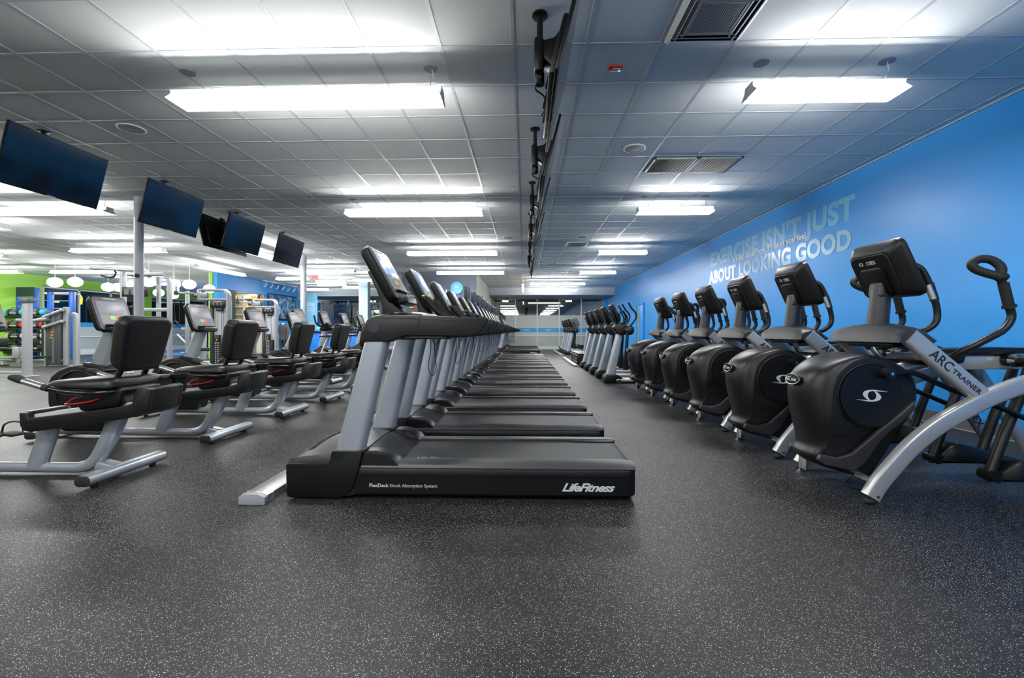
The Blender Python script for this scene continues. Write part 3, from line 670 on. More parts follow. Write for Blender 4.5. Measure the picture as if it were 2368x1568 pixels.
    m.loft([[(x, -0.29, zb), (x, -0.29, zt), (x, -0.2, zt+0.012), (x, 0.2, zt+0.012), (x, 0.29, zt), (x, 0.29, zb)] for x, zt, zb in ((-0.63, 1.10, 1.04), (-0.58, 1.145, 1.03), (-0.48, 1.158, 1.02), (-0.36, 1.168, 1.02), (-0.26, 1.160, 1.03), (-0.20, 1.12, 1.04), (-0.195, 1.08, 1.06))])
    m.build('dashboard', M['char'], t, ang=40)
    for s in (-1, 1):
        MB().lathe([(0.062, 0), (0.062, 0.010), (0.054, 0.014), (0.050, 0.004), (0.048, 0.0)], 28, Matrix.Translation((-0.42, s*0.285, 1.155))).build('cup_holder', M['blackgloss'], t)
    # neck
    neck = W([(-1.075, 1.47), (-1.02, 1.40), (-0.90, 1.24), (-0.82, 1.16), (-0.80, 1.135), (-0.985, 1.135), (-0.985, 1.22), (-1.02, 1.33), (-1.085, 1.46)])
    MB().prism(neck, -0.085, 0.085, bev=0.012, seg=3).build('neck', M['char'], t)
    # console: tilted tablet
    ct = Vector((-0.965+ox, 0, 1.435)); tilt = math.atan2(0.195, 0.345)
    R = Matrix.Translation(ct) @ Euler((0, -tilt, 0)).to_matrix().to_4x4()
    # local: x out of the face (towards the runner), y across, z up
    m = MB(); secs = []
    for x, k in ((-0.052, 0.035), (-0.045, 0.014), (-0.02, 0.002), (0.015, 0.0), (0.022, 0.006)):
        secs.append([(x, yy, zz) for yy, zz in rrect(0.43-2*k, 0.42-2*k, 0.045, 5)])
    m.loft(secs).xf(R); m.build('console_shell', M['black'], t, ang=40)
    m = MB(); m.loft([[(x, yy, zz) for yy, zz in rrect(0.416-2*k, 0.406-2*k, 0.040, 5)] for x, k in ((0.020, 0), (0.026, 0.0), (0.029, 0.006))]).xf(R)
    fc = m.build('console_face', M['congrey'], t, ang=40)
    MB().box((0.0295, 0, 0.072), (0.003, 0.300, 0.168), bev=0.001).xf(R).build('screen', M['screen_mtn'], fc)
    MB().box((0.0295, 0, -0.078), (0.002, 0.335, 0.105)).xf(R).build('key_panel', M['keypanel'], fc)
    MB().box((0.032, -0.026, -0.072), (0.003, 0.048, 0.036)).xf(R).build('green_key', M['keygreen'], fc)
    MB().box((0.032, 0.026, -0.072), (0.003, 0.048, 0.036)).xf(R).build('red_key', M['keyred'], fc)
    MB().box((0.032, -0.06, -0.035), (0.003, 0.006, 0.006)).xf(R).build('indicator_light', M['led'], fc)
    MB().box((0.040, 0, -0.148), (0.030, 0.32, 0.012), bev=0.004).xf(R).build('reading_ledge', M['black'], fc)
    m = MB().loft([[(x, yy, zz) for yy, zz in rrect(w_, h_, 0.012, 3)] for x, w_, h_ in ((0.01, 0.30, 0.055), (0.060, 0.28, 0.050), (0.072, 0.24, 0.04))]).xf(R @ Matrix.Translation((0, 0, -0.205)) @ Euler((0, 0.35, 0)).to_matrix().to_4x4())
    kp = m.build('keypad', M['black'], t, ang=40)
    m = MB()
    for i in range(7): m.box((0.075, -0.09+0.03*i, -0.195), (0.004, 0.018, 0.012))
    m.xf(R).build('keys', M['lgrey'], kp)
    MB().box((-0.052, 0, -0.02), (0.03, 0.20, 0.20), bev=0.01).xf(R).build('rear_housing', M['black'], t)
    lettering('LifeFitness', 0.014, M['letter'], fc, R @ frame((0.0295, 0, 0.180), (0, 1, 0), (0, 0, 1)), name='lettering', shear=0.35, width=0.12)
    # safety cord
    MB().tube([(-0.60+ox, -0.30, 1.02), (-0.60+ox, -0.30, 0.93), (-0.615+ox, -0.30, 0.82), (-0.59+ox, -0.31, 0.765), (-0.565+ox, -0.30, 0.82), (-0.575+ox, -0.30, 0.93), (-0.58+ox, -0.30, 1.02)], 0.0028, 6, sm=5).tube([(-0.60+ox, -0.30, 1.02), (-0.57+ox, -0.29, 0.965), (-0.53+ox, -0.28, 1.02)], 0.0028, 6, sm=5).build('safety_cord', M['rubber'], t)
    # writing
    for s in (-1, 1):
        yy = s*0.3862; X = (-s, 0, 0) if s > 0 else (1, 0, 0)
        lettering('FlexDeck', 0.022, M['letter'], t, frame((-0.907+ox+0.0, yy, 0.080) if s < 0 else (0.1, yy, 0.08), X, (0, 0, 1)), bold=0.018, width=0.122)
        lettering('Shock Absorption System', 0.021, M['letter'], t, frame((-0.690+ox, yy, 0.080) if s < 0 else (-0.17, yy, 0.08), X, (0, 0, 1)), width=0.295)
        lettering('LifeFitness', 0.050, M['letter'], t, frame((0.385+ox, yy, 0.066) if s < 0 else (-0.6, yy, 0.066), X, (0, 0, 1)), bold=0.030, shear=0.42, width=0.325, space=0.9)
    lettering('LifeFitness', 0.055, M['lgrey'], t, frame((-0.20, -0.245, 0.2145), (1, 0, 0), (0, 1, 0)), bold=0.02, shear=0.4, width=0.25, ext=0.0004)
    return t
M['tvdark'] = mat('dark_small_screen', (0.006, 0.008, 0.012), 0.32, spec=0.3)
tm = make_treadmill()
def tv_arm(t, y=0):
    """the personal television fixed over the dashboard on the farther machines"""
    R = Matrix.Translation((-0.70, 0.02, 1.745)) @ Euler((0, 0, -0.20)).to_matrix().to_4x4()
    o = MB().box((0, 0, 0), (0.050, 0.26, 0.33), bev=0.012).xf(R).build('attached_television', M['char'], t)
    MB().box((0.0255, 0, 0), (0.003, 0.225, 0.285)).xf(R).build('screen', M['tvdark'], o)
    MB().box((0.028, 0.02, -0.08), (0.002, 0.16, 0.03)).xf(R).build('screen_glow', M['greyscreen'], o)  # pale strip painted on as glare; the dark screen is off
    MB().tube([(-0.73, 0.02, 1.70), (-0.76, 0.02, 1.60), (-0.75, 0.02, 1.50), (-0.66, 0.02, 1.42), (-0.62, 0.02, 1.30)], 0.018, 10, sm=3).build('television_arm', M['lgrey'], t)
PITCH = 1.092
for k in range(1, 13):
    lab = '%s treadmill from the near end of the long row' % ORD[k]
    o = dup(tm, (-0.40, 3.17+PITCH*k, 0), lab)
    if k >= 5: tv_arm(o)
    sm = M['screen_blue'] if k in (1, 2, 6, 9) else (M['screen_warm'] if k in (3, 4, 7, 11) else M['screen_mtn'])
    for ch in kids(o):
        if ch.name.startswith('console_face'):
            for g in kids(ch):
                if g.name.startswith('screen'): g.data = g.data.copy(); g.data.materials[0] = sm
for k in range(5):
    o = dup(tm, (-0.40, 20.50+PITCH*k, 0), '%s treadmill of the far block beyond the gap' % ORD[k], group='treadmills in the far block')
    tv_arm(o)

# floor raceways that carry the power
def raceway(x, y0, y1, lab, w=0.16):
    t = thing('floor_raceway', lab, 'cable cover', (x, y0, 0)); L = y1-y0; h = w/2
    MB().prism([(-h, 0), (-h, 0.048), (-h*0.5, 0.066), (h*0.5, 0.066), (h, 0.048), (h, 0)], 0.03, L, 'xz', bev=0.003).build('channel', M['alu'], t)
    MB().prism([(-h-0.001, 0), (-h-0.001, 0.046), (-h*0.5, 0.064), (h*0.5, 0.064), (h+0.001, 0.046), (h+0.001, 0)], 0, 0.03, 'xz', bev=0.002).build('end_block', M['lgrey'], t)
    MB().prism([(-h-0.004, 0), (-h-0.004, 0.051), (-h*0.5, 0.069), (h*0.5, 0.069), (h+0.004, 0.051), (h+0.004, 0)], 0.03, 0.10, 'xz', bev=0.002).build('joint_cover', M['alu'], t)
raceway(-1.65, 2.68, 17.0, 'aluminium cable cover on the floor in front of the treadmills')
raceway(1.52, 13.3, 17.5, 'aluminium cable cover by the low silver stepper bases on the right', 0.14)
raceway(1.58, 19.4, 24.3, 'far aluminium cable cover by the last ellipticals', 0.14)
# ================================================================ bikes
BX = 3.70
def bk(pts, y=None): return [(x+BX, z) for x, z in pts] if y is None else [(x+BX, y, z) for x, z in pts]
def bike_console(t, ct, tilt, m_scr, w=0.40, h=0.36):
    """tilted console; ct the middle of its face, tilt its lean away from the rider"""
    R = Matrix.Translation(ct) @ Euler((0, -tilt, 0)).to_matrix().to_4x4()
    m = MB(); secs = []
    for x, k in ((-0.062, 0.030), (-0.055, 0.012), (-0.03, 0.004), (-0.006, 0.0), (0.0, 0.006)):
        secs.append([(x, yy, zz) for yy, zz in rrect(w-2*k, h-2*k, 0.045, 5)])
    m.loft(secs).xf(R); m.build('console_shell', M['black'], t, ang=40)
    f = MB().loft([[(x, yy, zz) for yy, zz in rrect(w-0.024-2*k, h-0.024-2*k, 0.038, 5)] for x, k in ((-0.002, 0), (0.004, 0.0), (0.006, 0.005))]).xf(R).build('console_face', M['congrey'], t, ang=40)
    MB().box((0.0062, 0, 0.055), (0.002, w*0.78, h*0.38), bev=0.0005).xf(R).build('screen', m_scr, f)
    MB().box((0.0062, 0, -0.062), (0.002, w*0.78, h*0.26)).xf(R).build('key_panel', M['keypanel'], f)
    MB().box((0.008, -0.028, -0.048), (0.003, 0.055, 0.038)).xf(R).build('green_key', M['keygreen'], f)
    MB().box((0.008, 0.028, -0.048), (0.003, 0.055, 0.038)).xf(R).build('red_key', M['keyred'], f)
    lettering('LifeFitness', 0.016, M['letter'], f, R @ frame((0.006, 0, h*0.405), (0, 1, 0), (0, 0, 1)), bold=0.01, shear=0.35, width=0.15)
    MB().box((0.025, 0, -h*0.36), (0.035, w*0.70, 0.012), bev=0.004).xf(R).build('reading_ledge', M['grey'], f)
    m = MB().loft([[(x, yy, zz) for yy, zz in rrect(w_, h_, 0.012, 3)] for x, w_, h_ in ((-0.03, 0.30, 0.06), (0.050, 0.28, 0.045), (0.062, 0.25, 0.035))]).xf(R @ Matrix.Translation((0, 0, -h*0.46)) @ Euler((0, 0.3, 0)).to_matrix().to_4x4())
    kp = m.build('keypad', M['black'], t, ang=40)
    m = MB()
    for i in range(6): m.box((0.063, -0.08+0.032*i, -h*0.445), (0.004, 0.018, 0.012))
    m.xf(R).build('keys', M['lgrey'], kp)
    return R
def pedals(t, c, r, ang, yo=0.15):
    for s in (-1, 1):
        a = ang + (PI if s > 0 else 0); e = Vector((c[0]+r*math.cos(a), s*yo, c[1]+r*math.sin(a)))
        cr = MB().tube([(c[0], s*(yo-0.03), c[1]), (e.x, s*(yo-0.015), e.z)], [0.020, 0.015], 10).cyl((c[0], s*(yo-0.06), c[1]), (c[0], s*yo, c[1]), 0.025, 16).build('crank', M['grey'], t)
        MB().box((e.x, s*(yo+0.055), e.z), (0.11, 0.10, 0.022), rot=(0, 0.12, 0), bev=0.008).tube([(e.x-0.03, s*(yo+0.01), e.z+0.005), (e.x-0.02, s*(yo+0.015), e.z+0.075), (e.x+0.0, s*(yo+0.055), e.z+0.095), (e.x+0.02, s*(yo+0.10), e.z+0.075), (e.x+0.03, s*(yo+0.105), e.z+0.005)], 0.009, 6, sm=4, flat=0.4).build('pedal', M['rubber'], cr)
def make_recumbent():
    t = thing('recumbent_bike', 'black recumbent exercise bike with a silver base, nearest of the row, its console cut off', 'exercise bike', (-BX, 3.22, 0), 0, 'recumbent bikes in a row')
    # silver base: floor rail curving up into the rear post
    m = MB()
    m.tube([(0, 0, 0)]*0 or bk([(-4.62, 0.055), (-4.2, 0.052), (-3.7, 0.050), (-3.40, 0.050), (-3.25, 0.054), (-3.16, 0.090), (-3.10, 0.160), (-3.03, 0.290), (-2.955, 0.46)], 0.0), [0.034, 0.036, 0.038, 0.038, 0.040, 0.047, 0.055, 0.062, 0.066], 16, sm=4, flat=0.75)
    m.tube(bk([(-3.585, 0.05), (-3.545, 0.17), (-3.475, 0.36)], 0.0), [0.072, 0.070, 0.070], 16, sm=3, flat=0.55)
    m.build('base_frame', M['silver'], t, ang=60)
    def stab(x, y0, y1, m_):
        s = MB().loft([[(x+BX+xx, y, 0.058+zz) for xx, zz in rrect(0.105, 0.072, 0.035, 5)] for y in (y0, y1)]).build(m_, M['silver'], t, ang=50)
        for y, d in ((y0, -1), (y1, 1)): MB().loft([[(x+BX+xx, yy, 0.058+zz) for xx, zz in rrect(0.105-k, 0.072-k, 0.030, 5)] for yy, k in ((y, 0.002), (y+d*0.006, 0.002), (y+d*0.010, 0.012))]).build('end_cap', M['rubber'], s)
        for y in (y0+0.08, y1-0.08): MB().cyl((x+BX, y, 0), (x+BX, y, 0.024), 0.022, 14).build('foot', M['rubber'], s)
    stab(-2.915, -0.325, 0.315, 'rear_stabiliser'); stab(-4.68, -0.23, 0.23, 'front_stabiliser')
    MB().prism(bk([(-3.09, 0.105), (-2.94, 0.075), (-2.93, 0.03), (-3.12, 0.04)]), -0.05, 0.05, bev=0.010).build('stabiliser_bracket', M['silver'], t)
    # seat rail: black side covers over an aluminium track
    pr = bk([(-3.545, 0.480), (-3.540, 0.385), (-3.515, 0.352), (-3.465, 0.340), (-2.80, 0.435), (-2.70, 0.455), (-2.635, 0.485), (-2.62, 0.52), (-2.60, 0.645), (-2.635, 0.660), (-2.70, 0.648), (-2.725, 0.600), (-2.735, 0.545), (-2.80, 0.526), (-3.48, 0.438), (-3.49, 0.478)])
    rl = MB()
    for s in (-1, 1): rl.prism(pr, s*0.155, s*0.115, bev=0.008, seg=2)
    rl.prism(bk([(-3.545, 0.485), (-3.54, 0.385), (-3.515, 0.352), (-3.480, 0.342), (-3.480, 0.485)]), -0.13, 0.13, bev=0.01)
    rl.prism(bk([(-2.75, 0.44), (-2.70, 0.455), (-2.635, 0.485), (-2.62, 0.52), (-2.60, 0.645), (-2.635, 0.655), (-2.68, 0.648)]), -0.13, 0.13, bev=0.012)
    rl.prism(bk([(-3.50, 0.35), (-3.50, 0.425), (-2.70, 0.50), (-2.70, 0.455)]), -0.12, 0.12)
    rl.build('seat_rail', M['char'], t, ang=40)
    tk = MB().prism(bk([(-3.485, 0.42), (-3.485, 0.4600), (-2.74, 0.5550), (-2.74, 0.51)]), -0.112, 0.112).build('seat_track', M['trackalu'], t)
    sl = MB()
    for s in (-1, 1):
        sl.prism(bk([(-3.48, 0.4608), (-3.48, 0.4625), (-2.75, 0.5555), (-2.75, 0.554)]), s*0.078, s*0.070)
    sl.build('track_slot', M['darkgap'], tk)
    c = MB().prism(bk([(-3.115, 0.600), (-3.105, 0.520), (-3.085, 0.490), (-2.83, 0.525), (-2.80, 0.560), (-2.78, 0.650), (-2.83, 0.665)]), -0.175, 0.175, bev=0.02, seg=3).build('seat_carriage', M['black'], t, ang=40)
    MB().tube([(-3.12+BX, -0.10, 0.585), (-3.19+BX, -0.11, 0.575), (-3.205+BX, -0.14, 0.55), (-3.16+BX, -0.195, 0.545), (-3.02+BX, -0.20, 0.560), (-2.93+BX, -0.185, 0.585)], 0.0055, 8, sm=5).build('adjust_lever', M['red'], c)
    # seat
    m = MB(); secs = []
    for x, k, zt in ((-3.345, 0.09, 0.672), (-3.325, 0.045, 0.69), (-3.25, 0.01, 0.712), (-3.05, 0.0, 0.722), (-2.88, 0.0, 0.730), (-2.83, 0.02, 0.725), (-2.815, 0.05, 0.712)):
        w_ = 0.235-k; secs.append([(x+BX, -w_, 0.665), (x+BX, -w_, zt-0.025), (x+BX, -w_+0.03, zt-0.004), (x+BX, -w_*0.4, zt), (x+BX, 0, zt-0.003), (x+BX, w_*0.4, zt), (x+BX, w_-0.03, zt-0.004), (x+BX, w_, zt-0.025), (x+BX, w_, 0.665)])
    m.loft(secs).build('seat', M['vinyl'], t, ang=60)
    MB().box((-3.07+BX, 0, 0.655), (0.44, 0.36, 0.022), bev=0.008).build('seat_pan', M['char'], t)
    # backrest: padded slab leaning back
    Rb = Matrix.Translation((-2.805+BX, 0, 0.962)) @ Euler((0, 0.21, 0)).to_matrix().to_4x4()
    def ol(w0, w1, h, r, k=0):
        """outline narrower at its foot"""
        out = []
        for yy, zz in rrect(w0-2*k, h-2*k, r, 6): out.append((yy*(1-(w0-w1)/w0*max(0, (0.5-zz/h))), zz + 0.018*(1-(yy/(w0/2))**2)*(1 if zz > 0 else 0)))
        return out
    m = MB(); m.loft([[(x, y, z) for y, z in ol(0.415, 0.33, 0.385, 0.06, k)] for x, k in ((-0.070, 0.06), (-0.064, 0.024), (-0.040, 0.005), (0.0, 0.0), (0.034, 0.0))]).xf(Rb); m.build('backrest', M['vinyl'], t, ang=40)
    m = MB(); m.loft([[(x, y, z) for y, z in ol(0.415, 0.33, 0.385, 0.06, k)] for x, k in ((0.034, 0.002), (0.046, 0.003), (0.056, 0.014), (0.058, 0.03))]).xf(Rb)
    bs = m.build('backrest_shell', M['black'], t, ang=40)
    m = MB()
    for yy, zz in ((-0.09, 0.11), (0.09, 0.11), (-0.08, -0.13), (0.08, -0.13)): m.cyl((0.057, yy, zz), (0.0595, yy, zz), 0.008, 10)
    m.xf(Rb).build('screw_holes', M['darkgap'], bs)
    for s in (-1, 1):
        MB().tube(bk([(-2.83, 0.82), (-2.85, 0.78), (-2.895, 0.69), (-2.95, 0.635), (-3.02, 0.625)], s*0.11), 0.019, 12, sm=4).build('backrest_tube', M['blackgloss'], t)
        g = MB().tube([(-2.80+BX, s*0.10, 0.640), (-2.86+BX, s*0.20, 0.632), (-2.95+BX, s*0.245, 0.632), (-3.10+BX, s*0.26, 0.642), (-3.22+BX, s*0.27, 0.668), (-3.34+BX, s*0.27, 0.702), (-3.42+BX, s*0.27, 0.726)], 0.0165, 12, sm=4).build('side_handle', M['blackgloss'], t)
        MB().tube([(-3.235+BX, s*0.27, 0.671), (-3.385+BX, s*0.27, 0.716)], 0.0215, 14).build('sensor_sleeve', M['alu'], g)
        MB().tube([(-3.205+BX, s*0.27, 0.663), (-3.24+BX, s*0.27, 0.673)], 0.0225, 14).build('grip_collar', M['rubber'], g)
        MB().tube([(-3.38+BX, s*0.27, 0.715), (-3.42+BX, s*0.27, 0.730), (-3.47+BX, s*0.27, 0.738)], [0.024, 0.027, 0.018], 14, sm=3).build('rubber_grip', M['rubber'], g)
    # cup holder on the far side
    c = MB().lathe([(0.044, -0.125), (0.052, -0.01), (0.070, -0.008), (0.072, 0.022), (0.060, 0.024), (0.046, -0.10)], 24, Matrix.Translation((-2.80+BX, 0.36, 0.685))).box((-2.86+BX, 0.265, 0.688), (0.12, 0.16, 0.034), rot=(0, 0, 0.3), bev=0.010).build('cup_holder', M['black'], t)
    # drive shroud
    sh = bk([(-4.655, 0.535), (-4.650, 0.340), (-4.600, 0.190), (-4.545, 0.095), (-4.480, 0.070), (-4.120, 0.070), (-4.080, 0.095), (-4.050, 0.20), (-4.010, 0.31), (-3.99, 0.42), (-4.00, 0.51), (-4.05, 0.59), (-4.14, 0.655), (-4.25, 0.705), (-4.34, 0.722), (-4.44, 0.714), (-4.54, 0.675), (-4.62, 0.610)])
    MB().prism(sh, -0.105, 0.105, bev=0.028, seg=3).build('drive_shroud', M['char'], t, ang=40)
    for s in (-1, 1):
        m = MB().tube([( -4.335+BX+0.235*math.cos(a*PI/10), s*0.108, 0.43+0.235*math.sin(a*PI/10)) for a in range(-1, 12)], 0.012, 8).build('shroud_rim', M['char'], t)
        MB().cyl((-4.14+BX, s*0.10, 0.36), (-4.14+BX, s*0.122, 0.36), 0.07, 28).build('crank_cover', M['black'], t)
    pedals(t, (-4.14+BX, 0.36), 0.17, math.radians(138))
    # mast
    MB().loft([[(x+BX+xx, yy, z) for xx, yy in rrect(w_, 0.105, 0.045, 6)] for x, z, w_ in ((-4.235, 0.70, 0.155), (-4.10, 1.04, 0.135))]).build('mast', M['silver'], t, ang=50)
    MB().prism(bk([(-4.36, 0.70), (-4.32, 0.745), (-4.16, 0.715), (-4.10, 0.665), (-4.12, 0.63), (-4.36, 0.66)]), -0.075, 0.075, bev=0.015, seg=3).build('mast_collar', M['black'], t)
    MB().box((-4.275+BX, -0.0545, 0.765), (0.07, 0.002, 0.022), rot=(0, -0.1, 0)).box((-4.16+BX, -0.03, 0.73), (0.0, 0.0, 0.0)).build('blue_sticker', M['bluestick'], t)
    bike_console(t, (-4.085+BX, 0, 1.225), 0.33, M['greyscreen'])
    return t
rb = make_recumbent()
for k, y in enumerate((4.38, 5.60, 6.78, 7.92)):
    dup(rb, (-BX + (-0.01, 0.0, 0.0, 0.02)[k], y, 0), '%s recumbent exercise bike from the near end of the row' % ORD[k+1])

def make_upright():
    t = thing('upright_bike', 'upright exercise bike with curved black handlebars, first beyond the recumbent ones', 'exercise bike', (-4.55, 9.1, 0), 0, 'upright bikes beyond the recumbent ones')
    MB().tube([(-0.35, 0, 0.06), (0.1, 0, 0.055), (0.70, 0, 0.055)], 0.038, 12).build('base_frame', M['silver'], t)
    for x in (-0.35, 0.70):
        s = MB().tube([(x, -0.25, 0.045), (x, 0.25, 0.045)], 0.042, 14).build('stabiliser', M['silver'], t)
        for q in (-1, 1): MB().cyl((x, q*0.25, 0.045), (x, q*0.262, 0.045), 0.040, 14).build('end_cap', M['rubber'], s)
    MB().prism([(-0.33, 0.10), (-0.36, 0.35), (-0.30, 0.62), (-0.12, 0.72), (0.05, 0.68), (0.20, 0.52), (0.42, 0.40), (0.52, 0.25), (0.45, 0.09)], -0.10, 0.10, bev=0.03, seg=3).build('drive_shroud', M['char'], t, ang=40)
    pedals(t, (0.22, 0.34), 0.17, 0.6)
    MB().loft([[(x+xx, yy, z) for xx, yy in rrect(w_, 0.10, 0.045, 6)] for x, z, w_ in ((-0.13, 0.66, 0.15), (-0.02, 1.12, 0.13))]).build('mast', M['silver'], t, ang=50)
    MB().prism([(-0.14, 1.10), (-0.10, 1.16), (0.10, 1.16), (0.16, 1.12), (0.10, 1.06), (-0.10, 1.05)], -0.10, 0.10, bev=0.02, seg=3).build('console_cradle', M['black'], t)
    for s in (-1, 1):
        MB().tube([(0.20, s*0.05, 1.10), (0.15, s*0.15, 1.12), (0.04, s*0.22, 1.15), (-0.08, s*0.24, 1.18), (-0.14, s*0.24, 1.24), (-0.165, s*0.24, 1.32), (-0.18, s*0.24, 1.41)], 0.021, 10, sm=4).build('handlebar', M['black'], t)
    MB().tube([(0.35, 0, 0.40), (0.55, 0, 0.92)], [0.05, 0.032], 14).build('seat_post', M['silver'], t)
    MB().loft([[(x, -w_, 0.93), (x, -w_, z-0.02), (x, 0, z), (x, w_, z-0.02), (x, w_, 0.93)] for x, w_, z in ((0.36, 0.02, 0.96), (0.42, 0.04, 0.985), (0.54, 0.09, 0.985), (0.64, 0.125, 0.99), (0.68, 0.10, 0.98))]).build('saddle', M['vinyl'], t, ang=60)
    bike_console(t, (-0.03, 0, 1.35), 0.33, M['greyscreen'], 0.40, 0.36)
    return t
ub = make_upright()
for k in range(1, 4):
    dup(ub, (-4.55, 9.1+1.16*k, 0), 'upright exercise bike with curved black handlebars, %s beyond the recumbent ones' % ORD[k])
# ================================================================ arc trainers
AX = 2.10
def make_arc():
    t = thing('arc_trainer', 'black and silver standing trainer with a big round disc, nearest of its row', 'elliptical trainer', (AX, 3.14, 0), 0, 'standing trainers along the blue wall')
    A = lambda pts: [(x-AX, z) for x, z in pts]
    P3 = lambda pts, y: [(x-AX, y, z) for x, z in pts]
    # two silver arches
    cl = [(2.095, 0.045), (2.150, 0.135), (2.255, 0.262), (2.330, 0.345), (2.417, 0.422), (2.490, 0.478), (2.583, 0.537), (2.740, 0.624), (2.905, 0.697), (3.05, 0.745), (3.20, 0.785), (3.36, 0.81)]
    for s in (-1, 1):
        pts = smooth_path([Vector((x-AX, s*0.345, z)) for x, z in cl], 4); secs = []
        for i, p in enumerate(pts):
            d = (pts[min(i+1, len(pts)-1)] - pts[max(i-1, 0)]).normalized(); n = Vector((-d.z, 0, d.x))
            secs.append([tuple(p + n*b + Vector((0, a, 0))) for a, b in rrect(0.060, 0.100, 0.018, 4)])
        a = MB().loft(secs).build('arch_leg', M['silver2'], t, ang=50)
        MB().ball((2.095-AX, s*0.345, 0.022), (0.040, 0.028, 0.022), 10).build('rubber_foot', M['rubber'], a)
        MB().cyl((2.12-AX, s*0.372, 0.055), (2.12-AX, s*0.3785, 0.055), 0.008, 10).build('bolt', M['grey'], a)
        # slanted strut from the tray down to the arch
        d = Vector((2.762-2.400, 0, 0.655-0.985)).normalized(); n = Vector((-d.z, 0, d.x)); secs = []
        for q in (Vector((2.36-AX, s*0.30, 1.02)), Vector((2.50-AX, s*0.315, 0.89)), Vector((2.770-AX, s*0.335, 0.648))):
            secs.append([tuple(q + n*b + Vector((0, a2, 0))) for a2, b in rrect(0.060, 0.108, 0.020, 4)])
        st = MB().loft(secs).build('slanted_strut', M['silver2'], t, ang=50)
        mid = Vector((2.455-AX, s*0.342, 0.930)) 
        if s < 0:
            dd = Vector((2.770-2.50, -0.020, 0.648-0.89)).normalized(); up = Vector((-dd.z, 0, dd.x)); 
            if up.z < 0: up = -up
            o0 = Vector((2.50-AX, -0.3460, 0.89))
            lettering('ARC', 0.060, M['letterdark'], st, frame(o0 + dd*0.025 - up*0.028, dd, up), bold=0.012, width=0.150)
            lettering('TRAINER', 0.029, M['letterdark'], st, frame(o0 + dd*0.210 - up*0.016 + Vector((0, -0.0008, 0)), dd, up), bold=0.006, width=0.205)
        # rear leg
        MB().loft([[tuple(Vector((x-AX, s*0.345, z)) + Vector((a2, b, 0))) for a2, b in rrect(0.10, 0.05, 0.018, 3)] for x, z in ((3.34, 0.84), (3.86, 0.03))]).build('rear_leg', M['silver2'], t, ang=50)
        MB().box((3.86-AX, s*0.345, 0.015), (0.12, 0.07, 0.03), bev=0.008).build('rear_foot', M['rubber'], t)
        if s < 0:
            dd = Vector((0.52, 0, -0.81)).normalized(); up = Vector((0.81, 0, 0.52)).normalized()
            lettering('CYBEX', 0.055, M['letterdark'], t, frame(Vector((3.60-AX, -0.3705, 0.435)) + dd*0.06 - up*0.027, dd, up), bold=0.02, width=0.24)
    MB().cyl((2.17-AX, -0.33, 0.115), (2.17-AX, 0.33, 0.115), 0.022, 16).build('front_crossbar', M['alu'], t)
    MB().box((2.05-AX, 0.245, 0.085), (0.006, 0.085, 0.10), bev=0.002).box((2.06-AX, 0.245, 0.12), (0.03, 0.085, 0.006)).build('lever_bracket', M['alu'], t)
    MB().cyl((2.06-AX, 0.30, 0.0), (2.06-AX, 0.30, 0.015), 0.022, 14).cyl((2.06-AX, 0.30, 0.015), (2.06-AX, 0.30, 0.09), 0.007, 8).build('levelling_foot', M['chrome'], t)
    MB().cyl((2.46-AX, -0.33, 0.40), (2.46-AX, 0.33, 0.40), 0.045, 20).build('cross_tube', M['grey'], t)
    MB().box((2.455-AX, -0.275, 0.4455), (0.05, 0.06, 0.003)).build('sticker', M['bluestick'], t)
    # shroud: a bulging teardrop, lofted across its width
    near = [(1.990, 0.765), (1.960, 0.650), (1.952, 0.520), (1.962, 0.420), (1.968, 0.345), (1.955, 0.285), (1.922, 0.235), (1.955, 0.190), (2.01, 0.155), (2.100, 0.125), (2.190, 0.100), (2.250, 0.115), (2.300, 0.185),
            (2.357, 0.285), (2.400, 0.400), (2.440, 0.470), (2.490, 0.560), (2.508, 0.650), (2.490, 0.745), (2.440, 0.805), (2.370, 0.848), (2.280, 0.880), (2.190, 0.892), (2.110, 0.872), (2.045, 0.830)]
    P = smooth_path([Vector((x, 0, z)) for x, z in near], 3, closed=True); ctr = Vector((2.20, 0, 0.60))
    m = MB(); secs = []
    YS = [(-0.192, 0.10), (-0.192, 0.022), (-0.189, 0.006), (-0.182, 0.0)] + [(-0.182*math.cos(a*PI/14), 0.0) for a in range(1, 14)] + [(0.182, 0.0), (0.189, 0.006), (0.192, 0.022), (0.192, 0.10)]
    for y, k in YS:
        g = math.sqrt(max(0.0, 1-(y/0.182)**2)); sec = []
        for p in P:
            d = (ctr - p).normalized(); q = p + d*k
            f = max(0.0, min(1.0, (2.20 - p.x)/0.24)); f = f*f*(3-2*f)
            SS = lambda a, b: (lambda q: q*q*(3-2*q))(max(0.0, min(1.0, (p.z-a)/(b-a)))); fw = 0.055 + 0.033*SS(0.24, 0.42) + 0.040*SS(0.42, 0.70)
            u = max(0.0, min(1.0, (p.z-0.78)/0.12))
            sec.append((q.x-AX - fw*f*g, y*(0.74 + 0.26*SS(0.20, 0.52)), q.z + 0.016*u*g))
        secs.append(sec)
    m.loft(secs); shr = m.build('drive_shroud', M['char'], t, ang=50)
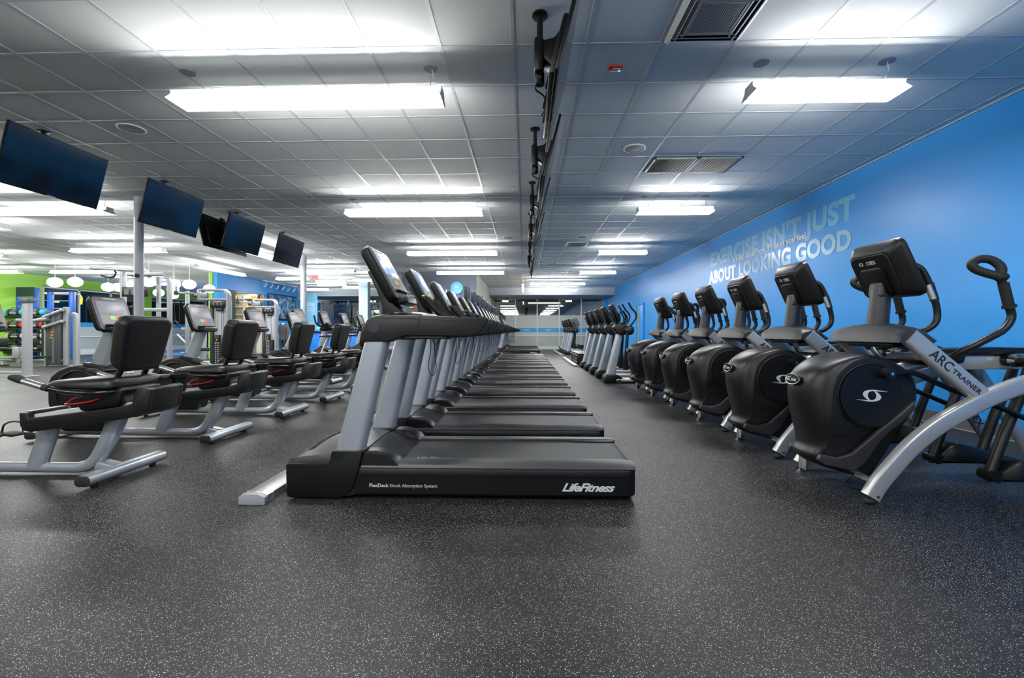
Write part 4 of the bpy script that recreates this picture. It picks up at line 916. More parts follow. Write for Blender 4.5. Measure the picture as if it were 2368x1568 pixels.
    for s in (-1, 1):
        dc = (2.210-AX, 0.640)
        MB().cyl((dc[0], s*0.190, dc[1]), (dc[0], s*0.2065, dc[1]), 0.196, 56).build('disc_cover', M['black'], shr)
        MB().tube([(dc[0]+0.203*math.cos(a*PI/32), s*0.194, dc[1]+0.203*math.sin(a*PI/32)) for a in range(64)], 0.005, 8, closed=True).build('disc_rim', M['char'], shr)
        # swirl emblem: two crescents with a tail
        def cres(rot):
            o_ = []; n = 16
            for i in range(n+1):
                a = math.radians(190 - 160*i/n); o_.append((0.055*math.cos(a)-0.012, 0.036*math.sin(a)-0.004))
            tail = [(0.098, 0.0245)]
            inn = []
            for i in range(n+1):
                a = math.radians(62 + 178*i/n); inn.append((0.034*math.cos(a)-0.006, 0.026*math.sin(a)+0.003))
            poly = [(0.006, -0.036)] + [(-0.030, -0.024), (-0.052, -0.004), (-0.058, 0.012), (-0.050, 0.026), (-0.030, 0.035), (0.0, 0.038), (0.03, 0.036), (0.102, 0.024), (0.03, 0.0275), (-0.005, 0.0285), (-0.020, 0.022), (-0.027, 0.008), (-0.026, -0.008), (-0.014, -0.026)]
            c_, s_ = math.cos(rot), math.sin(rot)
            return [((x*c_-z*s_)+dc[0], (x*s_+z*c_)+dc[1]) for x, z in poly]
        em = MB()
        for r_ in (0, PI): em.prism(cres(r_), s*0.2065, s*0.2085)
        em.build('swirl_emblem', M['letter'], shr)
        MB().cyl((dc[0], s*0.2065, dc[1]), (dc[0], s*0.2095, dc[1]), 0.007, 12).build('hub_screw', M['darkgap'], shr)
        # raised light band sweeping down the rear edge
        band = [(2.470, 0.615), (2.390, 0.540), (2.280, 0.440), (2.190, 0.340), (2.110, 0.258), (2.02, 0.232), (1.915, 0.255), (1.895, 0.215), (1.950, 0.180), (2.095, 0.150), (2.160, 0.160), (2.210, 0.205), (2.250, 0.280), (2.290, 0.360), (2.340, 0.420), (2.405, 0.480), (2.475, 0.560)]
        bnd = MB().prism(A(band), s*0.182, s*0.222, bev=0.012, seg=3)
        for v in bnd.bm.verts:
            q = max(0.0, min(1.0, (v.co.z-0.20)/0.32)); v.co.y *= 0.76 + 0.24*q*q*(3-2*q)
        bnd.build('rear_flange', M['grey'], shr, ang=50)
        for x, z in ((2.035, 0.765), (1.995, 0.660)): MB().cyl((x-AX, s*0.192, z), (x-AX, s*0.1965, z), 0.010, 12).build('screw_recess', M['darkgap'], shr)
        # crank stub and rod
        MB().cyl((2.285-AX, s*0.205, 0.785), (2.285-AX, s*0.265, 0.785), 0.034, 24).cyl((2.285-AX, s*0.265, 0.785), (2.285-AX, s*0.272, 0.785), 0.022, 20).build('crank_hub', M['char'], t)
        MB().tube(P3([(2.30, 0.785), (2.37, 0.792), (2.45, 0.785), (2.56, 0.735), (2.70, 0.675), (2.90, 0.60), (3.10, 0.515), (3.24, 0.45)], s*0.245), [0.024, 0.018, 0.017, 0.017, 0.017, 0.017, 0.017, 0.017], 12, sm=4).build('connecting_rod', M['black'], t)
    MB().cyl((2.285-AX, -0.275, 0.785), (2.285-AX, -0.2725, 0.785), 0.009, 10).build('hub_bolt', M['chrome'], t)
    # name badge on the nose
    Bm = Matrix.Translation((1.8285-AX, 0.0, 0.725)) @ Euler((0, 0.16, 0)).to_matrix().to_4x4()
    secs = []
    for x, k in ((0.012, 0.0), (-0.002, 0.0), (-0.005, 0.004)): secs.append([(x + 0.9*(0.078*math.cos(a*PI/16))**2*1.2, (0.078-k)*math.cos(a*PI/16), (0.036-k)*math.sin(a*PI/16)) for a in range(32)])
    b = MB().loft(secs).xf(Bm).build('name_badge', M['blackgloss'], shr)
    rim = MB().tube([(-0.003 + 0.9*(0.078*math.cos(a*PI/16))**2*1.2, 0.078*math.cos(a*PI/16), 0.036*math.sin(a*PI/16)) for a in range(32)], 0.0022, 6, closed=True).xf(Bm).build('badge_rim', M['alu'], b)
    lettering('ARC', 0.032, M['letter'], b, Bm @ frame((-0.0065, 0.030, -0.014), (0, -1, 0), (0, 0, 1)), bold=0.01, width=0.058)
    lettering('TRAINER', 0.018, M['letter'], b, Bm @ frame((-0.0065, -0.032, -0.012), (0, -1, 0), (0, 0, 1)), width=0.060)
    # tray
    m = MB(); secs = []
    for y, k in ((-0.318, 0.016), (-0.30, 0.002), (-0.20, -0.004), (-0.08, -0.010), (0.08, -0.010), (0.20, -0.004), (0.30, 0.002), (0.318, 0.016)):
        c = -0.022*(abs(y)/0.3)**2
        secs.append([(x-AX, y, z) for x, z in ((2.276+k, 0.980), (2.284+k, 1.030-k*0.3+c*0.3), (2.312+k, 1.082-k+c), (2.40, 1.096-k+c), (2.46, 1.070-k+c), (2.535-k*2, 0.992), (2.52-k*2, 0.978))])
    m.loft(secs).build('dashboard_tray', M['grey'], t, ang=35)
    MB().box((2.42-AX, 0, 0.965), (0.16, 0.40, 0.04), bev=0.01).build('tray_underside', M['black'], t)
    # mast and console
    MB().tube([(2.40-AX, 0, 1.06), (2.43-AX, 0, 1.36)], [0.064, 0.056], 24, flat=1.0).build('mast', M['grey'], t)
    MB().prism(A([(2.378, 1.30), (2.392, 1.395), (2.44, 1.36), (2.47, 1.27), (2.378, 1.28)]), -0.060, 0.060, bev=0.015, seg=3).build('mast_cap', M['grey'], t)
    R = Matrix.Translation((2.445-AX, 0.0, 1.455)) @ Euler((0, -0.42, 0)).to_matrix().to_4x4()
    m = MB(); secs = []
    for x, w_, h_ in ((-0.060, 0.33, 0.30), (-0.055, 0.35, 0.32), (0.000, 0.42, 0.385), (0.012, 0.435, 0.40), (0.040, 0.435, 0.40), (0.048, 0.415, 0.38)):
        secs.append([(x, yy, zz) for yy, zz in rrect(w_, h_, 0.05, 5)])
    m.loft(secs).xf(R); cs = m.build('console_shell', M['char'], t, ang=35)
    MB().loft([[(x, yy, zz-0.01) for yy, zz in rrect(0.325-k, 0.30-k, 0.040, 5)] for x, k in ((-0.058, 0), (-0.063, 0), (-0.069, 0.008))]).xf(R).build('back_plate', M['black'], cs, ang=35)
    MB().loft([[(x, yy, zz-0.045) for yy, zz in rrect(0.20-k, 0.20-k, 0.025, 5)] for x, k in ((-0.066, 0), (-0.080, 0.004), (-0.083, 0.014))]).xf(R).build('mount_cover', M['black'], cs, ang=35)
    MB().box((0.049, 0, 0.03), (0.003, 0.33, 0.22)).xf(R).build('screen', M['blackgloss'], cs)
    m = MB()
    for yy, zz in ((-0.14, 0.150), (0.10, 0.150)): m.box((-0.034, yy, zz+0.008), (0.006, 0.028, 0.005), rot=(0.5, 0.4, 0))
    for zz in (0.08, -0.10): m.ball((-0.025, -0.193, zz), (0.016, 0.004, 0.006), 6)
    m.xf(R).build('screw_recess', M['darkgap'], cs)
    lettering('CYBEX', 0.026, M['letter'], cs, R @ frame((-0.0695, -0.018, 0.080), (0, -1, 0), (0, 0, 1)), bold=0.025, width=0.082)
    e = MB()
    for r_ in (1, -1): e.prism([(0.067 + r_*a, 0.093 + r_*b) for a, b in [(0.002, -0.013), (-0.010, -0.009), (-0.018, 0.0), (-0.014, 0.009), (0.0, 0.013), (0.028, 0.009), (0.0, 0.0095), (-0.008, 0.005), (-0.009, -0.004)]], -0.0695, -0.071, 'yz')
    e.xf(R).build('swirl_emblem', M['letter'], cs)
    for s in (-1, 1):
        # fixed bar with its sensor sleeve
        f = MB().tube([(2.50-AX, s*0.20, 1.04), (2.56-AX, s*0.205, 1.065), (2.605-AX, s*0.21, 1.11), (2.612-AX, s*0.21, 1.18), (2.590-AX, s*0.21, 1.27), (2.560-AX, s*0.20, 1.38), (2.520-AX, s*0.19, 1.455), (2.46-AX, s*0.17, 1.475), (2.40-AX, s*0.16, 1.44)], 0.019, 12, sm=4).build('fixed_handlebar', M['char'], t)
        MB().tube([(2.597-AX, s*0.21, 1.245), (2.568-AX, s*0.203, 1.355)], 0.0235, 14).build('sensor_grip', M['rubber'], f)
        MB().tube([(2.589-AX, s*0.215, 1.255), (2.560-AX, s*0.208, 1.345)], 0.0245, 14, flat=0.7).build('sensor_plate', M['alu'], f)
        # moving arm, near one pushed back and far one forward
        dx = 0.0
        yh = 0.385
        a = MB().tube([(2.64-AX, s*0.20, 0.80), (2.62-AX, s*0.26, 0.86), (2.63-AX, s*0.33, 0.915), (2.68-AX, s*0.375, 0.965), (2.76-AX, s*yh, 1.012), (2.84-AX, s*yh, 1.06), (2.885-AX, s*yh, 1.13), (2.872-AX, s*yh, 1.20), (2.845-AX, s*yh, 1.30), (2.815-AX, s*yh, 1.385)], 0.021, 14, sm=4).build('moving_handle', M['char'], t)
        MB().tube(P3([(2.872, 1.195), (2.838, 1.335)], s*yh), 0.026, 14).cyl((2.874-AX, s*yh, 1.188), (2.870-AX, s*yh, 1.205), 0.033, 18).tube([(2.820-AX, s*yh, 1.375), (2.835-AX, s*0.375, 1.43), (2.805-AX, s*0.350, 1.478), (2.755-AX, s*0.33, 1.487), (2.715-AX, s*0.325, 1.458), (2.728-AX, s*0.335, 1.425), (2.775-AX, s*0.36, 1.395), (2.822-AX, s*0.39, 1.372)], 0.025, 14, sm=4).ball((2.826-AX, s*yh, 1.372), (0.032, 0.038, 0.028), 10).build('foam_grip', M['rubber'], a)
    # rear beams, links and pedals
    MB().prism(A([(2.72, 0.905), (2.76, 0.93), (3.10, 0.945), (3.55, 0.935), (3.66, 0.915), (3.70, 0.86), (3.66, 0.835), (3.58, 0.87), (3.10, 0.895), (2.80, 0.885)]), -0.075, 0.075, bev=0.012, seg=2).build('rear_beam_cover', M['black'], t, ang=40)
    MB().prism(A([(2.78, 0.79), (2.78, 0.89), (3.58, 0.89), (3.62, 0.83), (3.45, 0.80)]), -0.045, 0.045, bev=0.008).build('rear_beam', M['silver2'], t)
    MB().prism(A([(2.55, 0.86), (2.62, 0.90), (2.85, 0.905), (2.83, 0.84), (2.60, 0.825)]), -0.16, 0.16, bev=0.015).build('gear_cover', M['black'], t)
    MB().tube(P3([(2.35, 0.70), (2.50, 0.78), (2.80, 0.86), (2.95, 0.86)], 0.0), 0.040, 14, sm=3).build('spine', M['silver2'], t)
    for s, sh_ in ((-1, 0.0), (1, 0.0)):
        yy = s*0.20
        for x0 in (3.20, 3.53):
            l = MB().tube([(x0-AX, yy, 0.855), (x0-0.055-AX, yy, 0.68), (x0-0.155-AX, yy, 0.43), (x0-0.255-AX, yy, 0.15)], 0.030, 14, sm=3).build('pedal_link', M['char'], t)
            MB().cyl((x0-AX, s*0.05, 0.86), (x0-AX, s*0.235, 0.86), 0.040, 22).build('pivot', M['char'], l)
            MB().cyl((x0-AX, s*0.10, 0.86), (x0-AX, s*0.145, 0.86), 0.046, 22).build('pivot_collar', M['chrome'], l)
        MB().tube([(2.93-AX, yy, 0.125), (3.31-AX, yy, 0.125)], 0.028, 12).cyl((3.275-AX, yy-0.05, 0.14), (3.275-AX, yy+0.05, 0.14), 0.036, 18).cyl((2.945-AX, yy-0.05, 0.14), (2.945-AX, yy+0.05, 0.14), 0.036, 18).build('pedal_rod', M['black'], t)
        m = MB(); m.loft([[(x-AX, yy+s*b_*w_ + (s*0.0), z) for b_, z in ((-1, 0.13), (-1, zt-0.02), (-0.8, zt), (0.8, zt), (1, zt-0.02), (1, 0.13))] for x, zt, w_ in ((2.97, 0.16, 0.05), (3.02, 0.23, 0.075), (3.07, 0.255, 0.085), (3.16, 0.235, 0.09), (3.26, 0.20, 0.09), (3.36, 0.175, 0.085), (3.40, 0.16, 0.07))])
        m.build('pedal', M['black'], t, ang=45)
    MB().tube([(2.35-AX, 0.05, 0.10), (2.30-AX, -0.05, 0.012), (2.20-AX, -0.12, 0.012), (2.13-AX, -0.08, 0.03), (2.20-AX, 0.02, 0.012), (2.32-AX, 0.12, 0.02)], 0.006, 6, sm=5).build('power_cable', M['rubber'], t)
    return t
arc = make_arc()
for k in range(1, 6):
    dup(arc, (AX, 3.14+0.985*k, 0), '%s standing trainer with round disc from the near end of the row' % ORD[k])
# ================================================================ ellipticals beyond the arc trainers
def make_ell():
    t = thing('elliptical_trainer', 'silver column elliptical trainer, nearest of its group behind the disc trainers', 'elliptical trainer', (1.60, 9.3, 0), 0, 'column ellipticals, near group')
    MB().prism([(0.0, 0.03), (0.01, 0.12), (0.05, 0.175), (0.27, 0.175), (0.36, 0.12), (0.40, 0.05), (0.37, 0.015), (0.03, 0.012)], -0.17, 0.17, bev=0.03, seg=3).build('base_shoe', M['black'], t, ang=40)
    MB().cyl((0.30, -0.26, 0.04), (0.30, 0.26, 0.04), 0.040, 16).build('front_stabiliser', M['rubber'], t)
    MB().loft([[(x+a, b, z) for a, b in rrect(w_, 0.16, 0.03, 4)] for x, z, w_ in ((0.155, 0.16, 0.19), (0.335, 0.99, 0.125))]).build('column', M['silver'], t, ang=50)
    MB().prism([(0.20, 1.12), (0.24, 1.20), (0.32, 1.245), (0.45, 1.20), (0.52, 1.10), (0.50, 1.00), (0.36, 0.955), (0.27, 1.00)], -0.12, 0.12, bev=0.03, seg=3).build('head', M['char'], t, ang=40)
    R = Matrix.Translation((0.235, 0, 1.42)) @ Euler((0, -0.42, 0)).to_matrix().to_4x4()
    c = MB().box((0, 0, 0), (0.065, 0.42, 0.38), bev=0.025, seg=3).box((-0.05, 0, -0.05), (0.06, 0.26, 0.26), bev=0.015).xf(R).build('console_shell', M['black'], t)
    MB().box((0.034, 0, 0.04), (0.003, 0.33, 0.22)).xf(R).build('screen', M['greyscreen'], c)
    for s in (-1, 1):
        MB().ball((0.50, s*0.20, 1.07), (0.10, 0.07, 0.10), 12).build('pivot_ball', M['char'], t)
        MB().tube([(0.47, s*0.24, 1.12), (0.56, s*0.26, 1.22), (0.615, s*0.28, 1.33), (0.60, s*0.28, 1.42), (0.53, s*0.28, 1.50), (0.46, s*0.28, 1.62)], 0.018, 10, sm=4).build('moving_handle', M['black'], t)
        MB().tube([(0.34, s*0.11, 1.20), (0.45, s*0.14, 1.24), (0.46, s*0.15, 1.35), (0.38, s*0.15, 1.46)], 0.016, 8, sm=4).build('fixed_handle', M['black'], t)
        MB().tube([(0.46, s*0.22, 1.02), (0.42, s*0.22, 0.45), (0.44, s*0.22, 0.33)], 0.03, 10).cyl((0.42, s*0.22, 0.28), (0.42, s*0.22, 0.50), 0.05, 14).build('drive_link', M['black'], t)
        MB().tube([(0.44, s*0.20, 0.34), (0.9, s*0.17, 0.26), (1.75, s*0.15, 0.24)], 0.035, 10).build('pedal_arm', M['black'], t)
        MB().loft([[(x, s*0.17-w_, z), (x, s*0.17-w_, z+0.05), (x, s*0.17+w_, z+0.05), (x, s*0.17+w_, z)] for x, z, w_ in ((0.95, 0.33, 0.06), (1.05, 0.29, 0.085), (1.30, 0.28, 0.085), (1.36, 0.28, 0.06))]).build('pedal', M['black'], t)
    MB().prism([(0.25, 0.04), (0.25, 0.09), (1.7, 0.09), (1.7, 0.04)], -0.20, 0.20, bev=0.01).build('floor_rail', M['silver2'], t)
    MB().prism([(1.40, 0.06), (1.38, 0.35), (1.52, 0.52), (1.78, 0.50), (1.90, 0.30), (1.88, 0.06)], -0.14, 0.14, bev=0.03, seg=3).build('rear_housing', M['char'], t)
    MB().cyl((1.8, -0.26, 0.04), (1.8, 0.26, 0.04), 0.038, 14).build('rear_stabiliser', M['silver'], t)
    return t
el = make_ell()
for k, y in enumerate((10.25, 11.2, 12.15, 13.05)):
    dup(el, (1.60, y, 0), 'silver column elliptical trainer, %s of the near group behind the disc trainers' % ORD[k+1])
for k, y in enumerate((20.1, 21.2, 22.3, 23.4)):
    dup(el, (1.78, y, 0), 'silver column elliptical trainer, %s of the far group near the glass' % ORD[k], group='column ellipticals, far group')
def make_step():
    t = thing('stepper', 'low stepper base with silver steps beside the column ellipticals, nearest of three', 'stepper', (1.62, 14.2, 0), 0, 'steppers with low silver bases')
    MB().prism([(0, 0.02), (0, 0.28), (0.05, 0.34), (0.34, 0.36), (0.40, 0.30), (0.42, 0.02)], -0.27, 0.27, bev=0.03, seg=3).build('base_housing', M['black'], t)
    m = MB()
    for z in (0.10, 0.20, 0.30): m.box((-0.004, 0, z), (0.02, 0.44, 0.025))
    m.build('front_ribs', M['silver2'], t)
    MB().box((0.20, 0, 0.362), (0.34, 0.50, 0.012), bev=0.004).build('top_plate', M['silver2'], t)
    MB().loft([[(x+a, b, z) for a, b in rrect(0.13, 0.10, 0.03, 4)] for x, z in ((0.42, 0.05), (0.62, 1.18))]).build('column', M['silver'], t)
    R = Matrix.Translation((0.60, 0, 1.38)) @ Euler((0, -0.4, 0)).to_matrix().to_4x4()
    MB().box((0, 0, 0), (0.06, 0.40, 0.38), bev=0.02).xf(R).build('console', M['black'], t)
    for s in (-1, 1):
        MB().tube([(0.62, s*0.10, 1.15), (0.75, s*0.26, 1.15), (1.0, s*0.27, 1.08)], 0.018, 8, sm=3).build('handrail', M['black'], t)
        MB().box((1.0, s*0.14, 0.28), (0.34, 0.16, 0.05), rot=(0, 0.1, 0), bev=0.01).box((0.62, s*0.14, 0.22), (0.6, 0.05, 0.05), rot=(0, -0.12, 0)).build('pedal', M['black'], t)
    MB().box((0.85, 0, 0.04), (0.9, 0.10, 0.06), bev=0.01).build('floor_rail', M['silver2'], t)
    return t
st = make_step()
for k, y in enumerate((14.95, 15.7)):
    dup(st, (1.62, y, 0), 'low stepper base with silver steps beside the column ellipticals, %s of three' % ORD[k+1])
# ================================================================ strength machines and shop things on the left
def roundbox(t, name, pts, w, d, m, y=0):
    """square tube of width w (in the frame plane) and depth d along a path in x-z, rounded at its bends"""
    P = smooth_path([Vector((x, y, z)) for x, z in pts], 1) if False else [Vector((x, y, z)) for x, z in pts]
    secs = []
    for i, p in enumerate(P):
        a = (P[min(i+1, len(P)-1)] - P[max(i-1, 0)]).normalized(); n = Vector((-a.z, 0, a.x))
        secs.append([tuple(p + n*b + Vector((0, c, 0))) for c, b in rrect(d, w, min(w, d)*0.2, 2)])
    return MB().loft(secs).build(name, m, t, ang=50)
def arc_pts(cx, cz, r, a0, a1, n=6): return [(cx + r*math.cos(math.radians(a0+(a1-a0)*k/n)), cz + r*math.sin(math.radians(a0+(a1-a0)*k/n))) for k in range(n+1)]
M['iron'] = mat('weight_plate_black', (0.012, 0.012, 0.013), 0.45)
M['shroud_grey'] = mat('tower_cover_grey', (0.06, 0.065, 0.072), 0.4)
M['pearl'] = mat('tower_cover_pale', (0.50, 0.52, 0.56), 0.4)
M['yellow'] = mat('yellow_rubber', (0.75, 0.55, 0.02), 0.45); M['orange'] = mat('orange_knob', (0.85, 0.30, 0.02), 0.45)
def weight_stack(t, x0, x1, y, n=15, z0=0.12):
    """a plate stack with two guide rods; the plates are one body cut by grooves"""
    m = MB(); h = 0.044
    for i in range(n): m.box(((x0+x1)/2, y, z0+h*(i+0.5)), (x1-x0, 0.11, h-0.005))
    s = m.build('weight_stack', M['iron'], t)
    m = MB()
    for i in range(n):
        for q in (-0.028, 0.028): m.box(((x0+x1)/2+q, y-0.056, z0+h*(i+0.5)), (0.026, 0.003, 0.016))
    m.build('plate_numbers', M['white'], s)
    top = z0+h*n
    for q in (-0.07, 0.07): MB().cyl(((x0+x1)/2+q, y, 0.05), ((x0+x1)/2+q, y, 1.72), 0.011, 10).build('guide_rod', M['chrome'], t)
    MB().box(((x0+x1)/2, y-0.02, top+0.10), (0.12, 0.08, 0.17), bev=0.01).build('top_plate', M['iron'], t)
    MB().prism([((x0+x1)/2-0.022, top+0.055), ((x0+x1)/2+0.022, top+0.055), ((x0+x1)/2, top+0.095)], y-0.063, y-0.061).build('warning_label', M['yellow'], t)
def make_tower():
    t = thing('cable_machine', 'silver cable machine with a black weight stack, nearer of the two towers behind the bikes', 'strength machine', (-7.35, 10.45, 0), 0, 'cable machines with pale towers')
    r = 0.14; H = 2.02
    roundbox(t, 'main_frame', [(0.37, 0.0), (0.37, H-r)] + arc_pts(0.37-r, H-r, r, 0, 90) + [(-0.30, H)], 0.065, 0.14, M['steel'])
    roundbox(t, 'cross_member', [(0.34, 1.80), (-0.30, 1.80)], 0.06, 0.12, M['steel'])
    roundbox(t, 'rear_post', [(-0.02, 0.0), (-0.02, 1.80)], 0.07, 0.10, M['shroud_grey'])
    MB().box((0.18, 0.02, 1.02), (0.30, 0.05, 1.50), bev=0.01).build('tower_cover', M['pearl'], t)
    weight_stack(t, 0.02, 0.32, -0.06)
    p = MB().box((0.16, -0.07, 1.69), (0.36, 0.03, 0.17), bev=0.006).build('exercise_placard', M['char'], t)
    m = MB()
    for q, c in ((-0.09, 0), (0.0, 0), (0.09, 0)): m.box((0.16+q, -0.087, 1.695), (0.05, 0.002, 0.075))
    m.build('placard_pictures', M['keypanel'], p)
    MB().box((0.16, -0.087, 1.745), (0.18, 0.002, 0.010)).build('placard_line', M['white'], p)
    MB().box((0.20, -0.06, 1.555), (0.14, 0.07, 0.07), bev=0.012).build('cable_guide', M['iron'], t)
    h = MB().box((-0.30, 0, 1.91), (0.10, 0.12, 0.26), bev=0.01).box((-0.18, -0.06, 1.91), (0.16, 0.03, 0.12), bev=0.005).build('pivot_head', M['steel'], t)
    for s in (-1, 1):
        MB().box((-0.50, s*0.20, 1.935), (0.36, 0.05, 0.05), rot=(0, 0, -s*0.5), bev=0.008).build('swing_arm', M['steel'], h)
        MB().cyl((-0.66, s*0.28, 1.93), (-0.66, s*0.31, 1.93), 0.055, 18).box((-0.66, s*0.295, 2.02), (0.02, 0.02, 0.14)).build('pulley', M['iron'], h)
        MB().tube([(-0.66, s*0.295, 1.88), (-0.70, s*0.295, 1.60), (-0.68, s*0.295, 1.30)], 0.005, 6).tube([(-0.68, s*0.295, 1.30), (-0.74, s*0.295, 1.22), (-0.68, s*0.295, 1.15), (-0.62, s*0.295, 1.22), (-0.68, s*0.295, 1.30)], 0.012, 6, sm=3).build('cable_handle', M['iron'], t)
    MB().box((-0.62, 0, 1.0), (0.06, 0.08, 2.0), bev=0.01).build('front_post', M['steel'], t)
    for x0, x1 in ((-0.62, 0.37),): MB().box(((x0+x1)/2, 0, 0.03), (x1-x0+0.2, 0.09, 0.06), bev=0.01).build('floor_beam', M['steel'], t)
    MB().box((-0.2, -0.30, 0.03), (0.09, 0.60, 0.06), bev=0.01).build('floor_foot', M['steel'], t)
    return t
tw = make_tower()
dup(tw, (-8.05, 13.75, 0), 'silver cable machine with a black weight stack, farther tower in front of the merchandise')

# tall gantry with pull-up boom
t = thing('pull_up_gantry', 'tall grey strength gantry with black pull-up grips behind the round column', 'strength machine', (-9.2, 10.45, 0))
roundbox(t, 'right_arch', [(0.80, 0.0), (0.80, 2.22)] + arc_pts(0.62, 2.22, 0.18, 0, 90) + [(-0.2, 2.40)], 0.075, 0.10, M['steel'])
roundbox(t, 'left_post', [(-0.55, 0.0), (-0.55, 2.50)], 0.075, 0.12, M['steel'], y=0.25)
roundbox(t, 'top_boom', [(-1.35, 2.60), (-0.62, 2.555), (-0.45, 2.545), (-0.10, 2.53)] + arc_pts(-0.10, 2.33, 0.20, 90, 10), 0.085, 0.10, M['steel'], y=0.25)
roundbox(t, 'mid_beam', [(0.10, 1.56), (0.78, 1.56)], 0.085, 0.06, M['steel'])
roundbox(t, 'low_beam', [(-0.55, 0.24), (0.78, 0.24)], 0.07, 0.06, M['steel'])
roundbox(t, 'rear_post', [(0.12, 0.0), (0.12, 2.40)], 0.08, 0.08, M['steel'], y=0.5)
p = MB().box((-0.18, 0.16, 2.0), (0.64, 0.03, 0.24), bev=0.006).build('exercise_placard', M['char'], t)
m = MB()
for i, q in enumerate((-0.20, -0.02, 0.15)): m.box((-0.18+q, 0.143, 2.0), (0.11, 0.003, 0.14), bev=0)
m.build('placard_pictures', M['keypanel'], p)
for x in (-0.85, -0.12):
    MB().tube([(x-0.20, 0.2, 2.40), (x-0.05, 0.2, 2.36), (x+0.08, 0.22, 2.37), (x+0.12, 0.24, 2.47), (x+0.08, 0.25, 2.52)], 0.022, 8, sm=3).build('pull_up_grip', M['iron'], t)
MB().tube([(-0.20, 0.2, 2.50), (-0.21, 0.2, 2.20), (-0.22, 0.2, 2.12)], 0.03, 8).build('cable_pulley', M['iron'], t)
MB().tube([(-0.22, 0.2, 2.14), (-0.26, 0.2, 2.02), (-0.26, 0.2, 1.90)], 0.018, 8).build('carabiner', M['chrome'], t)
for x in (-0.55, 0.80): MB().box((x, 0.2, 0.02), (0.12, 1.1, 0.04), bev=0.008).build('floor_foot', M['steel'], t)
# frame at the left picture edge
t = thing('rack_frame', 'grey steel frame cut by the left picture edge beside the first console', 'strength machine', (-11.5, 10.1, 0))
roundbox(t, 'right_post', [(0.02, 0.0), (0.02, 1.72)], 0.16, 0.12, M['steel'])
MB().box((0.02, 0, 1.76), (0.22, 0.20, 0.10), bev=0.01).build('post_cap', M['shroud_grey'], t)
MB().box((-0.20, -0.02, 0.56), (0.16, 0.08, 0.26), bev=0.01).build('hinge_plate', M['steel'], t)
roundbox(t, 'arm_beam', [(-1.2, 0.42), (-0.05, 0.45)], 0.05, 0.06, M['steel'])
roundbox(t, 'low_beam', [(-1.2, 0.09), (-0.05, 0.09)], 0.05, 0.06, M['steel'])
MB().box((0.03, 0, 0.012), (0.26, 0.30, 0.024), bev=0.004).build('foot_plate', M['steel'], t)
roundbox(t, 'left_post', [(-1.2, 0.0), (-1.2, 1.6)], 0.12, 0.12, M['steel'])
# rotary machine with seat
t = thing('torso_machine', 'grey strength machine with a round-backed tower, lever arms and a low black seat', 'strength machine', (-14.2, 13.2, 0))
MB().box((0.10, 0, 0.85), (0.46, 0.22, 1.62), bev=0.03).build('tower_cover', M['shroud_grey'], t)
MB().box((0.13, -0.115, 0.85), (0.07, 0.01, 1.5)).build('tower_slot', M['keypanel'], t)
for i, z in enumerate((0.85, 0.93, 1.02)): MB().box((0.10 + (0.0, 0.03, 0.03)[i] - 0.02, -0.13, z), (0.07, 0.02, 0.035), bev=0.006).build('selector_pin', M['orange'], t)
roundbox(t, 'front_post', [(-0.16, 0.0), (-0.16, 1.55)], 0.05, 0.10, M['steel'], y=-0.05)
roundbox(t, 'rear_post', [(0.42, 0.0), (0.42, 1.78)], 0.14, 0.12, M['steel'])
roundbox(t, 'outer_post', [(0.62, 0.0), (0.62, 1.45)] + arc_pts(0.52, 1.45, 0.10, 0, 90), 0.14, 0.12, M['steel'], y=0.1)
for z in (0, 1): MB().tube([(-0.12, -0.15, 1.47-0.30*z), (0.40, -0.12, 1.68-0.34*z)], 0.045, 10).ball((-0.12, -0.15, 1.47-0.30*z), 0.055, 8).ball((0.40, -0.12, 1.68-0.34*z), 0.055, 8).build('lever_arm', M['steel'], t)
MB().tube([(0.0, -0.15, 1.42), (-0.55, -0.15, 1.35), (-0.95, -0.15, 1.38)], 0.055, 10).build('press_arm', M['steel'], t)
MB().tube([(-0.45, -0.15, 1.36), (-0.50, -0.18, 1.30), (-0.50, -0.20, 1.06)], 0.035, 10).build('hand_grip', M['rubber'], t)
MB().box((-1.10, -0.1, 0.50), (0.85, 0.42, 0.10), bev=0.04, seg=3).build('seat', M['vinyl'], t)
for x in (-1.50, -0.60): MB().box((x, -0.1, 0.72), (0.18, 0.32, 0.30), bev=0.06, seg=3).build('side_pad', M['vinyl'], t)
MB().cyl((-0.95, -0.1, 0.10), (-0.95, -0.1, 0.46), 0.07, 16).build('seat_post', M['steel'], t)
MB().tube([(-1.75, -0.1, 0.17), (0.35, -0.05, 0.17)], 0.035, 10).cyl((-1.45, -0.1, 0.0), (-1.45, -0.1, 0.15), 0.09, 16).build('floor_beam', M['alu'], t)
MB().cyl((-1.45, -0.1, 0.0), (-1.45, -0.1, 0.05), 0.14, 20).build('round_foot', M['rubber'], t)
MB().tube([(-1.60, -0.2, 0.27), (-0.20, -0.25, 0.29), (0.2, -0.25, 0.30)], 0.025, 8).build('foot_bar', M['iron'], t)
MB().box((0.62, 0.05, 0.02), (0.5, 0.5, 0.04), bev=0.01).build('base_plate', M['shroud_grey'], t)
